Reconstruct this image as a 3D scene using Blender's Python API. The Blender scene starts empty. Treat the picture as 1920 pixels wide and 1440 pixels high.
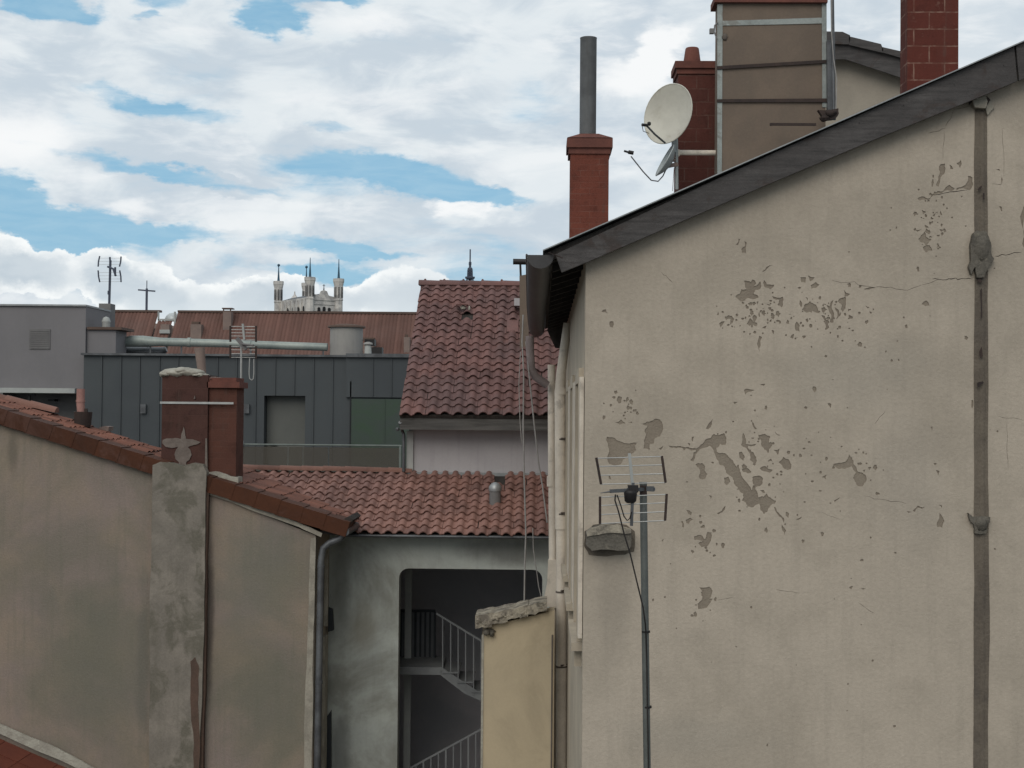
import bpy, math, random, bmesh
from mathutils import Vector, Matrix, geometry
random.seed(7)
SC = bpy.context.scene
COL = SC.collection
F = 2637.0
CAM = Vector((0, 0, 14.0))
PITCH, YAW, ROLL = math.radians(1.086), math.radians(1.195), math.radians(0.5)
RC = Matrix.Rotation(YAW, 3, 'Z') @ Matrix.Rotation(math.pi/2 + PITCH, 3, 'X') @ Matrix.Rotation(ROLL, 3, 'Z')

def P(px, py, D):
    """world point at depth Y=D seen at the given place of the 1920x1440 photograph"""
    d = RC @ Vector(((px-960)/F, -(py-720)/F, -1.0))
    return CAM + d*(D/d.y)

def X(px, py, D): return P(px, py, D).x
def Z(px, py, D): return P(px, py, D).z

# ------------------------------------------------------------------ mesh builder
class MB:
    def __init__(s): s.v = []; s.f = []
    def add(s, vs, fs, m=0, sm=False, r=0.5):
        o = len(s.v); s.v += [Vector(p) for p in vs]
        for f in fs: s.f.append((tuple(i+o for i in f), m, sm, r))
    def box(s, a, b, m=0, r=0.5):
        x0, x1 = sorted((a[0], b[0])); y0, y1 = sorted((a[1], b[1])); z0, z1 = sorted((a[2], b[2]))
        s.add([(x0,y0,z0),(x1,y0,z0),(x1,y1,z0),(x0,y1,z0),(x0,y0,z1),(x1,y0,z1),(x1,y1,z1),(x0,y1,z1)],
              [(0,3,2,1),(4,5,6,7),(0,1,5,4),(1,2,6,5),(2,3,7,6),(3,0,4,7)], m, False, r)
        return s
    def pbox(s, x0, y0, x1, y1, D, dep, m=0):
        """level box whose front face at depth D covers the given rectangle of the photograph"""
        xm, ym = (x0+x1)/2, (y0+y1)/2
        s.box((X(x0,ym,D), D, Z(xm,y0,D)), (X(x1,ym,D), D+dep, Z(xm,y1,D)), m); return s
    def prism(s, pts, vec, m=0):
        """closed prism from a planar outline"""
        n = len(pts); vec = Vector(vec); pts = [Vector(p) for p in pts]
        nrm = Vector((0,0,0))
        for i in range(n): nrm += pts[i].cross(pts[(i+1) % n])
        if nrm.dot(vec) > 0: pts = pts[::-1]
        tri = geometry.tessellate_polygon([pts])
        vs = pts + [p+vec for p in pts]
        fs = []
        for t in tri:
            a, b, c = t
            nn = (pts[b]-pts[a]).cross(pts[c]-pts[a])
            if nn.dot(vec) > 0: a, c = c, a
            fs.append((a, b, c)); fs.append((c+n, b+n, a+n))
        for i in range(n):
            j = (i+1) % n; fs.append((i, i+n, j+n, j))
        s.add(vs, fs, m); return s
    def pprism(s, pp, D, dep, m=0): return s.prism([P(x, y, D) for x, y in pp], (0, dep, 0), m)
    def tube(s, pts, r, n=12, m=0, cap=True, r2=None):
        pts = [Vector(p) for p in pts]; rs = r if isinstance(r, (list, tuple)) else [r]*len(pts)
        if r2 is not None: rs = [r+(r2-r)*i/(len(pts)-1) for i in range(len(pts))]
        rings = []; up = None
        for i, p in enumerate(pts):
            a = pts[max(i-1, 0)]; b = pts[min(i+1, len(pts)-1)]; t = (b-a).normalized()
            if up is None:
                up = Vector((0,0,1)) if abs(t.z) < .9 else Vector((1,0,0))
            u = t.cross(up).normalized(); w = u.cross(t).normalized(); up = w
            rings.append([p+(u*math.cos(k*2*math.pi/n)+w*math.sin(k*2*math.pi/n))*rs[i] for k in range(n)])
        vs = [q for rr in rings for q in rr]; fs = []
        for i in range(len(pts)-1):
            for k in range(n):
                k2 = (k+1) % n; fs.append((i*n+k, i*n+k2, (i+1)*n+k2, (i+1)*n+k))
        s.add(vs, fs, m, n > 6)
        if cap:
            s.add(rings[0], [tuple(range(n))[::-1]], m); s.add(rings[-1], [tuple(range(n))], m)
        return s
    def lathe(s, c, prof, n=20, m=0, sq=1.0):
        c = Vector(c); vs = []; fs = []
        for r, z in prof:
            vs += [c+Vector((r*math.cos(k*2*math.pi/n), r*sq*math.sin(k*2*math.pi/n), z)) for k in range(n)]
        for i in range(len(prof)-1):
            for k in range(n):
                k2 = (k+1) % n; fs.append((i*n+k, i*n+k2, (i+1)*n+k2, (i+1)*n+k))
        s.add(vs, fs, m, n > 8)
        s.add(vs[:n], [tuple(range(n))[::-1]], m); s.add(vs[-n:], [tuple(range(n))], m)
        return s
    def frustum(s, c, w0, d0, w1, d1, h, m=0, rot=0):
        c = Vector(c); R = Matrix.Rotation(rot, 3, 'Z')
        vs = [c+R@Vector((x*w0/2, y*d0/2, 0)) for x, y in ((-1,-1),(1,-1),(1,1),(-1,1))] + \
             [c+R@Vector((x*w1/2, y*d1/2, h)) for x, y in ((-1,-1),(1,-1),(1,1),(-1,1))]
        s.add(vs, [(0,3,2,1),(4,5,6,7),(0,1,5,4),(1,2,6,5),(2,3,7,6),(3,0,4,7)], m); return s
    def bar(s, a, b, w, h=None, m=0, up=(0,0,1)):
        a, b = Vector(a), Vector(b); h = h or w; t = (b-a).normalized(); u = t.cross(Vector(up))
        if u.length < 1e-3: u = t.cross(Vector((1,0,0)))
        u.normalize(); q = u.cross(t).normalized()
        vs = [p+u*sx*w/2+q*sy*h/2 for p in (a, b) for sx, sy in ((-1,-1),(1,-1),(1,1),(-1,1))]
        s.add(vs, [(0,1,2,3),(7,6,5,4),(0,4,5,1),(1,5,6,2),(2,6,7,3),(3,7,4,0)], m); return s
    def blob(s, c, rx, ry, rz, seed=0, jag=.2, m=0, n=10, k=7):
        rn = random.Random(seed); c = Vector(c); vs = [c+Vector((0,0,-rz))]; fs = []
        for i in range(1, k):
            th = -math.pi/2+math.pi*i/k
            for j in range(n):
                ph = 2*math.pi*j/n; q = 1+rn.uniform(-jag, jag)
                vs.append(c+Vector((rx*math.cos(th)*math.cos(ph)*q, ry*math.cos(th)*math.sin(ph)*q, rz*math.sin(th)*q)))
        vs.append(c+Vector((0,0,rz)))
        for j in range(n): fs.append((0, 1+(j+1) % n, 1+j))
        for i in range(k-2):
            for j in range(n):
                a = 1+i*n+j; b = 1+i*n+(j+1) % n; fs.append((a, b, b+n, a+n))
        l = len(vs)-1
        for j in range(n): fs.append((l, l-n+j, l-n+(j+1) % n))
        s.add(vs, fs, m, True); return s
    def build(s, name, mats, parent=None, bevel=0, label=None):
        me = bpy.data.meshes.new(name)
        off = ROOT.get(parent.name, Vector((0,0,0))) if parent else (sum(s.v, Vector((0,0,0)))/len(s.v) if False else Vector((0,0,0)))
        me.from_pydata([p-off for p in s.v], [], [f[0] for f in s.f])
        if not isinstance(mats, (list, tuple)): mats = [mats]
        for m in mats: me.materials.append(m)
        for p, f in zip(me.polygons, s.f):
            p.material_index = f[1]; p.use_smooth = f[2]
        at = me.attributes.new('rnd', 'FLOAT', 'FACE')
        for i, f in enumerate(s.f): at.data[i].value = f[3]
        me.validate(); me.update()
        o = bpy.data.objects.new(name, me); COL.objects.link(o)
        if parent: o.parent = parent; ROOT[o.name] = off
        if bevel:
            b = o.modifiers.new('b', 'BEVEL'); b.width = bevel; b.segments = 2; b.limit_method = 'ANGLE'
        if label: o['label'] = label
        return o

ROOT = {}
def thing(name, label, cat, loc, group=None):
    o = bpy.data.objects.new(name, None); COL.objects.link(o); o.empty_display_size = .2
    o.location = loc; ROOT[o.name] = Vector(loc); o['label'] = label; o['category'] = cat
    if group: o['group'] = group
    return o
def tag(o, label, cat, group=None):
    o['label'] = label; o['category'] = cat
    if group: o['group'] = group
    return o
def struct(o, label=None):
    o['kind'] = 'structure'
    if label: o['label'] = label
    return o
def dup(root, loc, label):
    r = root.copy(); COL.objects.link(r); r.location = loc; r['label'] = label; ROOT[r.name] = Vector(loc)
    for ch in list(root.children):
        c = ch.copy(); COL.objects.link(c); c.parent = r
        for g in ch.children:
            d = g.copy(); COL.objects.link(d); d.parent = c
    return r

def jag(pts, amp=.14, it=2, seed=0):
    rn = random.Random(seed)
    for _ in range(it):
        out = []
        for i, p in enumerate(pts):
            q = pts[(i+1) % len(pts)]
            dx, dy = q[0]-p[0], q[1]-p[1]; k = rn.uniform(-amp, amp)
            out += [p, ((p[0]+q[0])/2-dy*k, (p[1]+q[1])/2+dx*k)]
        pts = out
    return pts
def inside(p, poly):
    c = False; j = len(poly)-1
    for i in range(len(poly)):
        a, b = poly[i], poly[j]
        if (a[1] > p[1]) != (b[1] > p[1]) and p[0] < (b[0]-a[0])*(p[1]-a[1])/(b[1]-a[1])+a[0]: c = not c
        j = i
    return c
def cdt_sheet(outer, inner):
    """triangulates the outline with the inner outlines as constraints -> verts2d, [(tri, index of inner outline or -1)]"""
    vs = []; fs = []
    for poly in [outer]+inner:
        o = len(vs); vs += [Vector((p[0], p[1])) for p in poly]; fs.append(list(range(o, o+len(poly))))
    es = [(f[i], f[(i+1) % len(f)]) for f in fs for i in range(len(f))]
    r = geometry.delaunay_2d_cdt(vs, es, [], 0, 1e-5, False)
    bb = [(min(p[0] for p in q), max(p[0] for p in q), min(p[1] for p in q), max(p[1] for p in q)) for q in inner]
    out = []
    for t in r[2]:
        c = (r[0][t[0]]+r[0][t[1]]+r[0][t[2]])/3
        if not inside(c, outer): continue
        k = -1
        for i, q in enumerate(inner):
            if bb[i][0] <= c.x <= bb[i][1] and bb[i][2] <= c.y <= bb[i][3] and inside(c, q): k = i; break
        out.append((tuple(t), k))
    return r[0], out
def wall_with_holes(mb, outer, holes, y0, thick, m=0, rim=None):
    """outline and holes in world x,z; front at y0"""
    vs, ts = cdt_sheet(outer, holes)
    for y, flip in ((y0, False), (y0+thick, True)):
        fs = []
        for t, k in ts:
            if k >= 0: continue
            a, b, c = t
            ar = (vs[b].x-vs[a].x)*(vs[c].y-vs[a].y)-(vs[b].y-vs[a].y)*(vs[c].x-vs[a].x)
            if (ar > 0) == flip: a, c = c, a
            fs.append((a, b, c))
        mb.add([(v.x, y, v.y) for v in vs], fs, m)
    for poly in [outer]+holes:
        n = len(poly)
        mb.add([(p[0], y0, p[1]) for p in poly]+[(p[0], y0+thick, p[1]) for p in poly], [(i, (i+1) % n, (i+1) % n+n, i+n) for i in range(n)], m if rim is None or poly is outer else rim)
def rrect(x0, z0, x1, z1, r, n=6):
    out = []
    for cx, cz, a in ((x1-r, z1-r, 0), (x0+r, z1-r, 90), (x0+r, z0+r, 180), (x1-r, z0+r, 270)):
        for i in range(n+1):
            t = math.radians(a+90*i/n); out.append((cx+r*math.cos(t), cz+r*math.sin(t)))
    return out

# ------------------------------------------------------------------ materials
def s2l(*c): return tuple(((x/255)/12.92 if x/255 <= .04045 else ((x/255+.055)/1.055)**2.4) for x in c)
class NT:
    def __init__(s, nt): s.t = nt; s.n = nt.nodes; s.l = nt.links
    def node(s, ty, **kw):
        n = s.n.new(ty)
        for k, v in kw.items(): setattr(n, k, v)
        return n
    def put(s, sock, v):
        if isinstance(v, bpy.types.NodeSocket): s.l.new(v, sock)
        elif isinstance(v, (tuple, list)) and len(v) == 3 and sock.type == 'RGBA': sock.default_value = (*v, 1)
        else: sock.default_value = v
    def m(s, op, a, b=0.0, c=None, clamp=False):
        n = s.node('ShaderNodeMath', operation=op, use_clamp=clamp); s.put(n.inputs[0], a); s.put(n.inputs[1], b)
        if c is not None: s.put(n.inputs[2], c)
        return n.outputs[0]
    def vm(s, op, a, b=(0,0,0)):
        n = s.node('ShaderNodeVectorMath', operation=op); s.put(n.inputs[0], a); s.put(n.inputs[1], b)
        return n.outputs['Value'] if op in ('LENGTH', 'DOT_PRODUCT') else n.outputs[0]
    def noise(s, vec, scale, detail=4, rough=.55, col=False, dist=0):
        n = s.node('ShaderNodeTexNoise'); s.put(n.inputs['Vector'], vec); n.inputs['Scale'].default_value = scale
        n.inputs['Detail'].default_value = detail; n.inputs['Roughness'].default_value = rough; n.inputs['Distortion'].default_value = dist
        return n.outputs['Color' if col else 'Fac']
    def mr(s, v, a, b, c=0., d=1., smooth=True):
        n = s.node('ShaderNodeMapRange', interpolation_type='SMOOTHSTEP' if smooth else 'LINEAR'); s.put(n.inputs[0], v)
        for i, x in enumerate((a, b, c, d)): n.inputs[i+1].default_value = x
        return n.outputs[0]
    def mix(s, f, a, b, bt='MIX'):
        n = s.node('ShaderNodeMix', data_type='RGBA', blend_type=bt); s.put(n.inputs[0], f); s.put(n.inputs[6], a); s.put(n.inputs[7], b)
        return n.outputs[2]
    def xyz(s, v):
        n = s.node('ShaderNodeSeparateXYZ'); s.put(n.inputs[0], v); return n.outputs
    def comb(s, x=0., y=0., z=0.):
        n = s.node('ShaderNodeCombineXYZ'); s.put(n.inputs[0], x); s.put(n.inputs[1], y); s.put(n.inputs[2], z); return n.outputs[0]

def mat(name, c, c2=None, scale=1.5, fine=30., famp=.12, rough=.85, bump=.15, bscale=60., streak=0, dirt=None, dscale=.8, damt=0., dth=(.5,.65), metal=0., rnd=0, grain=None, spec=.3, spots=()):
    """weathered surface: two slow tones, fine speckle, vertical streaks, patches of dirt, per-face variation"""
    m = bpy.data.materials.new(name); m.use_nodes = True; g = NT(m.node_tree)
    bs = g.n['Principled BSDF']; tc = g.node('ShaderNodeTexCoord').outputs['Object']
    c2 = c2 or tuple(x*.8 for x in c)
    n1 = g.noise(tc, scale, 5, .6, dist=.3)
    col = g.mix(g.mr(n1, .35, .65), c, c2)
    if dirt:
        n2 = g.noise(tc, dscale, 6, .65, dist=.6)
        col = g.mix(g.m('MULTIPLY', g.mr(n2, *dth), damt), col, dirt)
    if streak:
        sv = g.vm('MULTIPLY', tc, (5, 5, .35)); n3 = g.noise(sv, 2.0, 5, .6)
        col = g.mix(g.m('MULTIPLY', g.mr(n3, .48, .7), streak), col, dirt or tuple(x*.5 for x in c), 'MIX')
    if grain:
        sv = g.vm('MULTIPLY', tc, grain); n3 = g.noise(sv, 1.0, 6, .7)
        col = g.mix(g.mr(n3, .35, .7), col, tuple(x*.45 for x in c))
    if spots:
        wp = g.node('ShaderNodeNewGeometry').outputs['Position']; nz = g.vm('SUBTRACT', g.noise(wp, 2.2, 6, .65, col=True), (.5,.5,.5))
        for (x, z, rx, rz, cc, am) in spots:
            d = g.vm('SUBTRACT', wp, (x, 0, z)); d = g.vm('MULTIPLY', d, (1/rx, 0, 1/rz)); d = g.vm('ADD', d, g.vm('MULTIPLY', nz, (1.0, 0, 1.0)))
            col = g.mix(g.mr(g.vm('LENGTH', d), .25, 1.0, am, 0.), col, cc)
    if rnd:
        at = g.node('ShaderNodeAttribute', attribute_name='rnd').outputs['Fac']
        k = g.m('ADD', g.m('MULTIPLY', g.m('SUBTRACT', at, .5), 2*rnd), 1.0)
        col = g.mix(1.0, col, g.comb(k, k, k), 'MULTIPLY')
    nf = g.noise(tc, fine, 3, .6)
    k = g.m('ADD', g.m('MULTIPLY', g.m('SUBTRACT', nf, .5), 2*famp*1.6), 1.0)
    col = g.mix(1.0, col, g.comb(k, k, k), 'MULTIPLY')
    g.l.new(col, bs.inputs['Base Color'])
    bs.inputs['Roughness'].default_value = rough; bs.inputs['Metallic'].default_value = metal; bs.inputs['Specular IOR Level'].default_value = spec
    if bump:
        b = g.node('ShaderNodeBump'); b.inputs['Strength'].default_value = bump; b.inputs['Distance'].default_value = .02
        g.l.new(g.noise(tc, bscale, 4, .65), b.inputs['Height']); g.l.new(b.outputs[0], bs.inputs['Normal'])
    return m
def brick_mat(name, c, c2, mortar, bw, bh, msize, soot=.4, sc=1.):
    m = bpy.data.materials.new(name); m.use_nodes = True; g = NT(m.node_tree); bs = g.n['Principled BSDF']
    tc = g.node('ShaderNodeTexCoord').outputs['Object']; x, y, z = g.xyz(tc)
    v = g.comb(g.m('ADD', x, y), z, 0.)
    w = g.vm('SUBTRACT', g.noise(tc, 6, 3, .6, col=True), (.5,.5,.5)); v = g.vm('ADD', v, g.vm('MULTIPLY', w, (.012,.012,0)))
    b = g.node('ShaderNodeTexBrick', offset=.5); g.put(b.inputs['Vector'], v)
    b.inputs['Color1'].default_value = (*c, 1); b.inputs['Color2'].default_value = (*c2, 1); b.inputs['Mortar'].default_value = (*mortar, 1)
    b.inputs['Scale'].default_value = 1; b.inputs['Mortar Size'].default_value = msize; b.inputs['Mortar Smooth'].default_value = .3
    b.inputs['Brick Width'].default_value = bw; b.inputs['Row Height'].default_value = bh; b.inputs['Bias'].default_value = 0
    col = b.outputs['Color']
    n = g.noise(tc, 2.2, 6, .65, dist=.5); col = g.mix(g.m('MULTIPLY', g.mr(n, .42, .62), soot), col, tuple(q*.45 for q in c))
    n5 = g.noise(g.vm('MULTIPLY', tc, (9, 9, .8)), 1.0, 5, .65); col = g.mix(g.m('MULTIPLY', g.mr(n5, .5, .72), .45), col, (.085, .055, .045))
    n6 = g.noise(tc, 14, 4, .7); col = g.mix(g.m('MULTIPLY', g.mr(n6, .56, .7), .35), col, mortar)
    # patches where the joints are smeared over
    n4 = g.noise(tc, 5, 4, .6); col = g.mix(g.m('MULTIPLY', g.mr(n4, .42, .56), .75), col, g.mix(g.noise(tc, 3, 3, .5), c, c2))
    k = g.m('ADD', g.m('MULTIPLY', g.m('SUBTRACT', g.noise(tc, 40, 3, .6), .5), .35), 1.0); col = g.mix(1.0, col, g.comb(k, k, k), 'MULTIPLY')
    g.l.new(col, bs.inputs['Base Color']); bs.inputs['Roughness'].default_value = .9; bs.inputs['Specular IOR Level'].default_value = .2
    bp = g.node('ShaderNodeBump'); bp.inputs['Strength'].default_value = .35; bp.inputs['Distance'].default_value = .01
    h = g.m('SUBTRACT', g.noise(tc, 50, 3, .6), g.m('MULTIPLY', b.outputs['Fac'], .6)); g.l.new(h, bp.inputs['Height']); g.l.new(bp.outputs[0], bs.inputs['Normal'])
    return m

M = {}
M['gable'] = mat('gable_plaster', (0.4105,0.3535,0.2854), (0.3465,0.2986,0.2392), 1.3, 26, .085, bump=.3, bscale=34, dirt=(.27,.235,.19), dscale=.5, damt=.45, dth=(.45,.7), streak=.22, spots=((X(1150,1100,13),Z(1150,1120,13),.22,.75,(.27,.235,.19),.55),(X(1600,700,13),Z(1600,700,13),1.0,.5,(.30,.27,.225),.4),(X(1700,900,13),Z(1700,900,13),.5,.9,(.31,.275,.23),.35),(X(1300,1300,13),Z(1300,1380,13),.9,.3,(.29,.26,.215),.4),(X(1880,300,13),Z(1880,200,13),.5,.18,(.29,.255,.21),.5)))
M['bare'] = mat('bare_render', (0.2357,0.1983,0.1532), (0.2103,0.1744,0.1353), 3, 40, .08, bump=.4, bscale=60)
M['crack'] = mat('crack_dirt', (.12,.10,.085), None, 3, 40, .1)
M['side'] = mat('side_plaster', (.46,.40,.31), (.38,.33,.26), 1.2, 30, .06, streak=.2, dirt=(.25,.21,.17))
M['cream'] = mat('cream_paint', (0.6532,0.585,0.491), (0.5225,0.4654,0.3913), 2, 30, .08, rough=.6, dirt=(.2,.17,.14), dscale=3, damt=.5, dth=(.55,.7))
M['lowwall'] = mat('ochre_plaster', (0.4583,0.3788,0.2583), (0.4033,0.3361,0.2331), .8, 30, .04, bump=.08, dirt=(.28,.235,.16), dscale=.7, damt=.5, dth=(.45,.65))
M['stone'] = mat('weathered_stone', (.36,.32,.25), (.16,.14,.115), 6, 40, .3, bump=.9, bscale=22, dirt=(.07,.065,.05), dscale=8, damt=.8, dth=(.55,.68))
M['corbel'] = mat('corbel_stone', (.125,.112,.092), (.085,.077,.064), 6, 50, .25, bump=.8, bscale=24, dirt=(.25,.22,.17), dscale=7, damt=.5, dth=(.58,.7))
M['verge'] = mat('weathered_board', (.085,.078,.075), (.060,.054,.052), 2, 60, .15, rough=.7, bump=.3, grain=(2.2, 6, 22), dirt=(.045,.030,.024), dscale=3, damt=.8, dth=(.55,.66))
M['soffit'] = mat('soffit_boards', (.05,.043,.038), (.03,.026,.023), 3, 50, .2, bump=.2, grain=(14,1.0,2))
M['zinc'] = mat('zinc', (.30,.31,.31), (.22,.23,.23), 3, 60, .1, rough=.45, bump=.05, metal=.5)
M['zincdark'] = mat('dark_zinc', (.12,.125,.13), (.07,.072,.076), 3, 40, .15, rough=.45, bump=.05, metal=.3)
M['brick'] = brick_mat('chimney_brick', (0.161,0.0484,0.03168), (0.1242,0.0396,0.02728), (.165,.07,.052), .24, .075, .005, .55)
M['flue2'] = brick_mat('smoked_brick', (.100,.042,.030), (.082,.036,.027), (.10,.048,.036), .24, .085, .005, .6)
M['brickdark'] = brick_mat('sooty_brick', (.105,.036,.028), (.075,.028,.022), (.12,.065,.052), .30, .17, .008, .5)
M['blockbrick'] = brick_mat('block_chimney', (0.106,0.02883,0.02053), (0.08091,0.02232,0.01652), (.21,.125,.095), .36, .20, .009, .3)
M['terracap'] = mat('clay_cap', (0.1444,0.0544,0.04), (0.1064,0.0416,0.032), 3, 40, .15)
M['greypipe'] = mat('grey_pipe', (.115,.12,.122), (.085,.088,.09), 3, 20, .08, rough=.55, bump=.03, streak=.3, dirt=(.06,.055,.05))
M['boxrender'] = mat('stack_render', (0.1557,0.1179,0.08928), (0.1292,0.09979,0.07776), 1.5, 30, .07, bump=.1, streak=.3, dirt=(.13,.105,.08))
M['nbwall'] = mat('neighbour_plaster', (.29,.255,.205), (.25,.22,.178), 1.5, 30, .06)
M['angle'] = mat('galvanised_angle', (.27,.29,.275), (.21,.23,.22), 4, 40, .1, rough=.5, metal=.3, dirt=(.12,.10,.08), dscale=5, damt=.5)
M['iron'] = mat('rusty_iron', (.045,.030,.025), (.03,.022,.02), 5, 40, .2, rough=.8)
M['black'] = mat('black_plastic', (.018,.016,.016), None, 4, 40, .1, rough=.5, bump=0)
M['alu'] = mat('aluminium', (.42,.42,.40), (.34,.34,.33), 6, 40, .05, rough=.4, metal=.4, bump=0)
M['mast'] = mat('galvanised_mast', (.14,.148,.138), (.105,.112,.104), 4, 60, .1, rough=.45, metal=.4, bump=.03)
M['dish'] = mat('dish_paint', (.50,.48,.41), (.42,.40,.345), 2, 20, .04, rough=.5, bump=0, dirt=(.3,.27,.2), dscale=2.5, damt=.5)
M['dishback'] = mat('dish_metal', (.36,.39,.38), (.3,.32,.32), 3, 20, .05, rough=.45, bump=0, metal=.2)
M['tile1'] = mat('clay_tile_upper', (0.1687,0.08665,0.07558), (0.1275,0.06932,0.06357), .9, 25, .12, bump=.2, rnd=.13, dirt=(.105,.07,.068), dscale=1.1, damt=.55, dth=(.45,.65))
M['tile2'] = mat('clay_tile_lower', (0.2571,0.1355,0.1076), (0.2023,0.1115,0.09383), .9, 25, .12, bump=.2, rnd=.13, dirt=(.14,.08,.068), dscale=1.2, damt=.5, dth=(.45,.65))
M['ridge'] = mat('ridge_tile', (0.1836,0.09558,0.07268), (0.1377,0.07268,0.05738), 2, 30, .1, bump=.2, rnd=.15)
M['vergetile'] = mat('verge_tile', (0.06585,0.02257,0.009956), (0.04939,0.01753,0.008186), 2, 30, .12, bump=.2, rnd=.16, dirt=(.1,.05,.038), dscale=2, damt=.5)
M['lefttile'] = mat('left_slope_tile', (0.1798,0.0741,0.04838), (0.1339,0.05526,0.03763), 1.5, 30, .12, bump=.2, rnd=.18)
M['orange'] = mat('orange_tile', (0.132,0.037,0.02051), (0.1011,0.02827,0.01742), 1.5, 30, .12, bump=.15, rnd=.16)
M['leftwall'] = mat('left_plaster', (0.2623,0.2061,0.1569), (0.2268,0.1821,0.1592), .8, 30, .10, bump=.35, bscale=40, dirt=(.132,.130,.096), dscale=.5, damt=.55, dth=(.40,.66), streak=.3, spots=((X(200,1250,20.5),Z(200,1230,20.5),1.9,1.4,(.13,.13,.102),.62),(X(480,1080,20.5),Z(480,1080,20.5),.8,1.3,(.15,.15,.122),.5),(X(25,850,20.5),Z(25,850,20.5),.12,.5,(.09,.08,.065),.5),(X(510,1330,20.5),Z(510,1330,20.5),1.0,1.3,(.13,.13,.10),.7),(X(395,1050,20.5),Z(395,1150,20.5),.09,1.6,(.08,.065,.055),.8),(X(270,1200,20.5),Z(270,1250,20.5),.16,1.5,(.12,.115,.095),.6)))
M['flue'] = mat('flue_plaster', (.225,.20,.168), (.17,.152,.128), 2.6, 40, .14, bump=.35, bscale=25, dirt=(.105,.097,.074), dscale=2.2, damt=.75, dth=(.46,.6), streak=.25)
M['mortar'] = mat('pale_mortar', (.36,.345,.29), (.28,.26,.22), 5, 30, .15, bump=.5, bscale=30)
M['smear'] = mat('mortar_smear', (.175,.145,.125), (.13,.105,.09), 5, 30, .15, bump=.3)
M['stripe'] = mat('corner_render', (.31,.285,.235), (.22,.2,.165), 4, 30, .15, bump=.3)
M['rust'] = mat('rust_stain', (.10,.062,.046), (.075,.05,.038), 3, 30, .15)
M['middle'] = mat('middle_plaster', (0.4119,0.431,0.3945), (0.3604,0.3801,0.3555), .8, 20, .05, bump=.05, dirt=(.10,.088,.062), dscale=.6, damt=.55, dth=(.45,.68), streak=.12, spots=((X(960,1040,21.9),Z(960,1035,21.9),1.1,.28,(.075,.07,.066),.6),(X(640,1100,21.9),Z(640,1100,21.9),.2,1.3,(.08,.077,.066),.5),(X(680,1180,21.9),Z(680,1180,21.9),.35,.5,(.2,.18,.135),.5),(X(640,1400,21.9),Z(640,1400,21.9),.22,.8,(.07,.07,.07),.5)))
M['inner'] = mat('stairwell_paint', (0.4042,0.3845,0.3934), (0.3331,0.3334,0.3439), 1, 20, .04, bump=.03)
M['innerdark'] = mat('inner_dark', (.03,.034,.038), None, 1, 20, .04, bump=.03)
M['stairpaint'] = mat('stair_paint', (0.1728,0.1792,0.1792), (0.1408,0.1472,0.1504), 3, 30, .06, rough=.6)
M['lilac'] = mat('pale_grey_plaster', (0.3966,0.379,0.3848), (0.3598,0.3452,0.3525), .8, 25, .04, bump=.05, streak=.15, dirt=(.17,.16,.16))
M['fascia'] = mat('grey_fascia', (.105,.10,.093), (.085,.082,.078), 1.5, 40, .1, grain=(1.0,1,14), bump=.1)
M['clad'] = mat('zinc_cladding', (0.06002,0.06752,0.07069), (0.0491,0.05569,0.06025), .35, 20, .05, rough=.5, bump=.02, bscale=5, metal=.15, streak=.25, dirt=(.045,.055,.062))
M['green'] = mat('green_reflection', (.045,.060,.050), (.044,.058,.052), .6, 15, .04, rough=.45, bump=0, dirt=(.035,.070,.034), dscale=.9, damt=.7, dth=(.42,.7))  # base and dirt colours carry the green reflection on the cladding
M['door'] = mat('grey_door', (0.105,0.1085,0.098), (0.084,0.0875,0.0805), .5, 20, .03, rough=.5, bump=0)
M['greybox'] = mat('grey_box_plaster', (0.1785,0.17,0.1742), (0.1573,0.1513,0.1547), .3, 12, .03, bump=.03, streak=.15, dirt=(.14,.135,.135))
M['greyside'] = mat('grey_block', (.16,.155,.15), (.13,.125,.125), 1.5, 12, .06)
M['ledge'] = mat('white_ledge', (.36,.37,.35), (.3,.31,.3), 2, 20, .05, bump=0)
M['tank'] = mat('tank_metal', (.27,.26,.24), (.23,.22,.21), 1, 20, .04, rough=.6, bump=0, streak=.2)
M['duct'] = mat('duct_foil', (.30,.33,.30), (.22,.25,.235), 2, 20, .1, rough=.5, bump=.15, bscale=10, metal=.2)
M['rust2'] = mat('brown_cap', (.11,.075,.06), None, 2, 20, .1)
M['farroof'] = mat('far_roof_tile', (0.1357,0.0697,0.0546), (0.1092,0.0578,0.04524), .4, 10, .1, bump=.1, rnd=.14, dirt=(.125,.075,.062), dscale=.35, damt=.6, dth=(.5,.7))
M['farstack'] = mat('far_stack', (.22,.165,.14), (.17,.13,.115), 2, 20, .1)
M['basilica'] = mat('basilica_stone', (0.5756,0.5437,0.5036), (0.4317,0.4157,0.3997), .12, .8, .1, bump=0, dirt=(.2,.195,.195), dscale=.08, damt=.6, dth=(.45,.6))
M['basroof'] = mat('basilica_roof', (.12,.13,.14), None, .1, .8, .1, bump=0)
M['spire'] = mat('copper_spire', (.045,.095,.14), None, .5, .8, .1, bump=0)
M['void'] = mat('dark_opening', (.02,.021,.023), None, 1, 10, .1, bump=0)
M['tower'] = mat('tower_steel', (.07,.08,.11), None, .5, .8, .1, bump=0)
M['ground'] = mat('city_ground', (.10,.10,.095), (.07,.075,.065), .05, 3, .15, bump=.1)
M['hill'] = mat('wooded_hill', (.05,.07,.04), (.035,.05,.03), .01, .2, .3, bump=.3, bscale=.3)
M['cable'] = mat('pale_cable', (.30,.285,.27), None, 5, 40, .1, bump=0)
M['blackcable'] = mat('black_cable', (.025,.022,.02), None, 5, 40, .1, bump=0)
M['pink'] = mat('pink_clay', (.33,.18,.155), (.26,.14,.12), 4, 30, .1)
M['glasspane'] = bpy.data.materials.new('tinted_glass'); M['glasspane'].use_nodes = True
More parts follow.
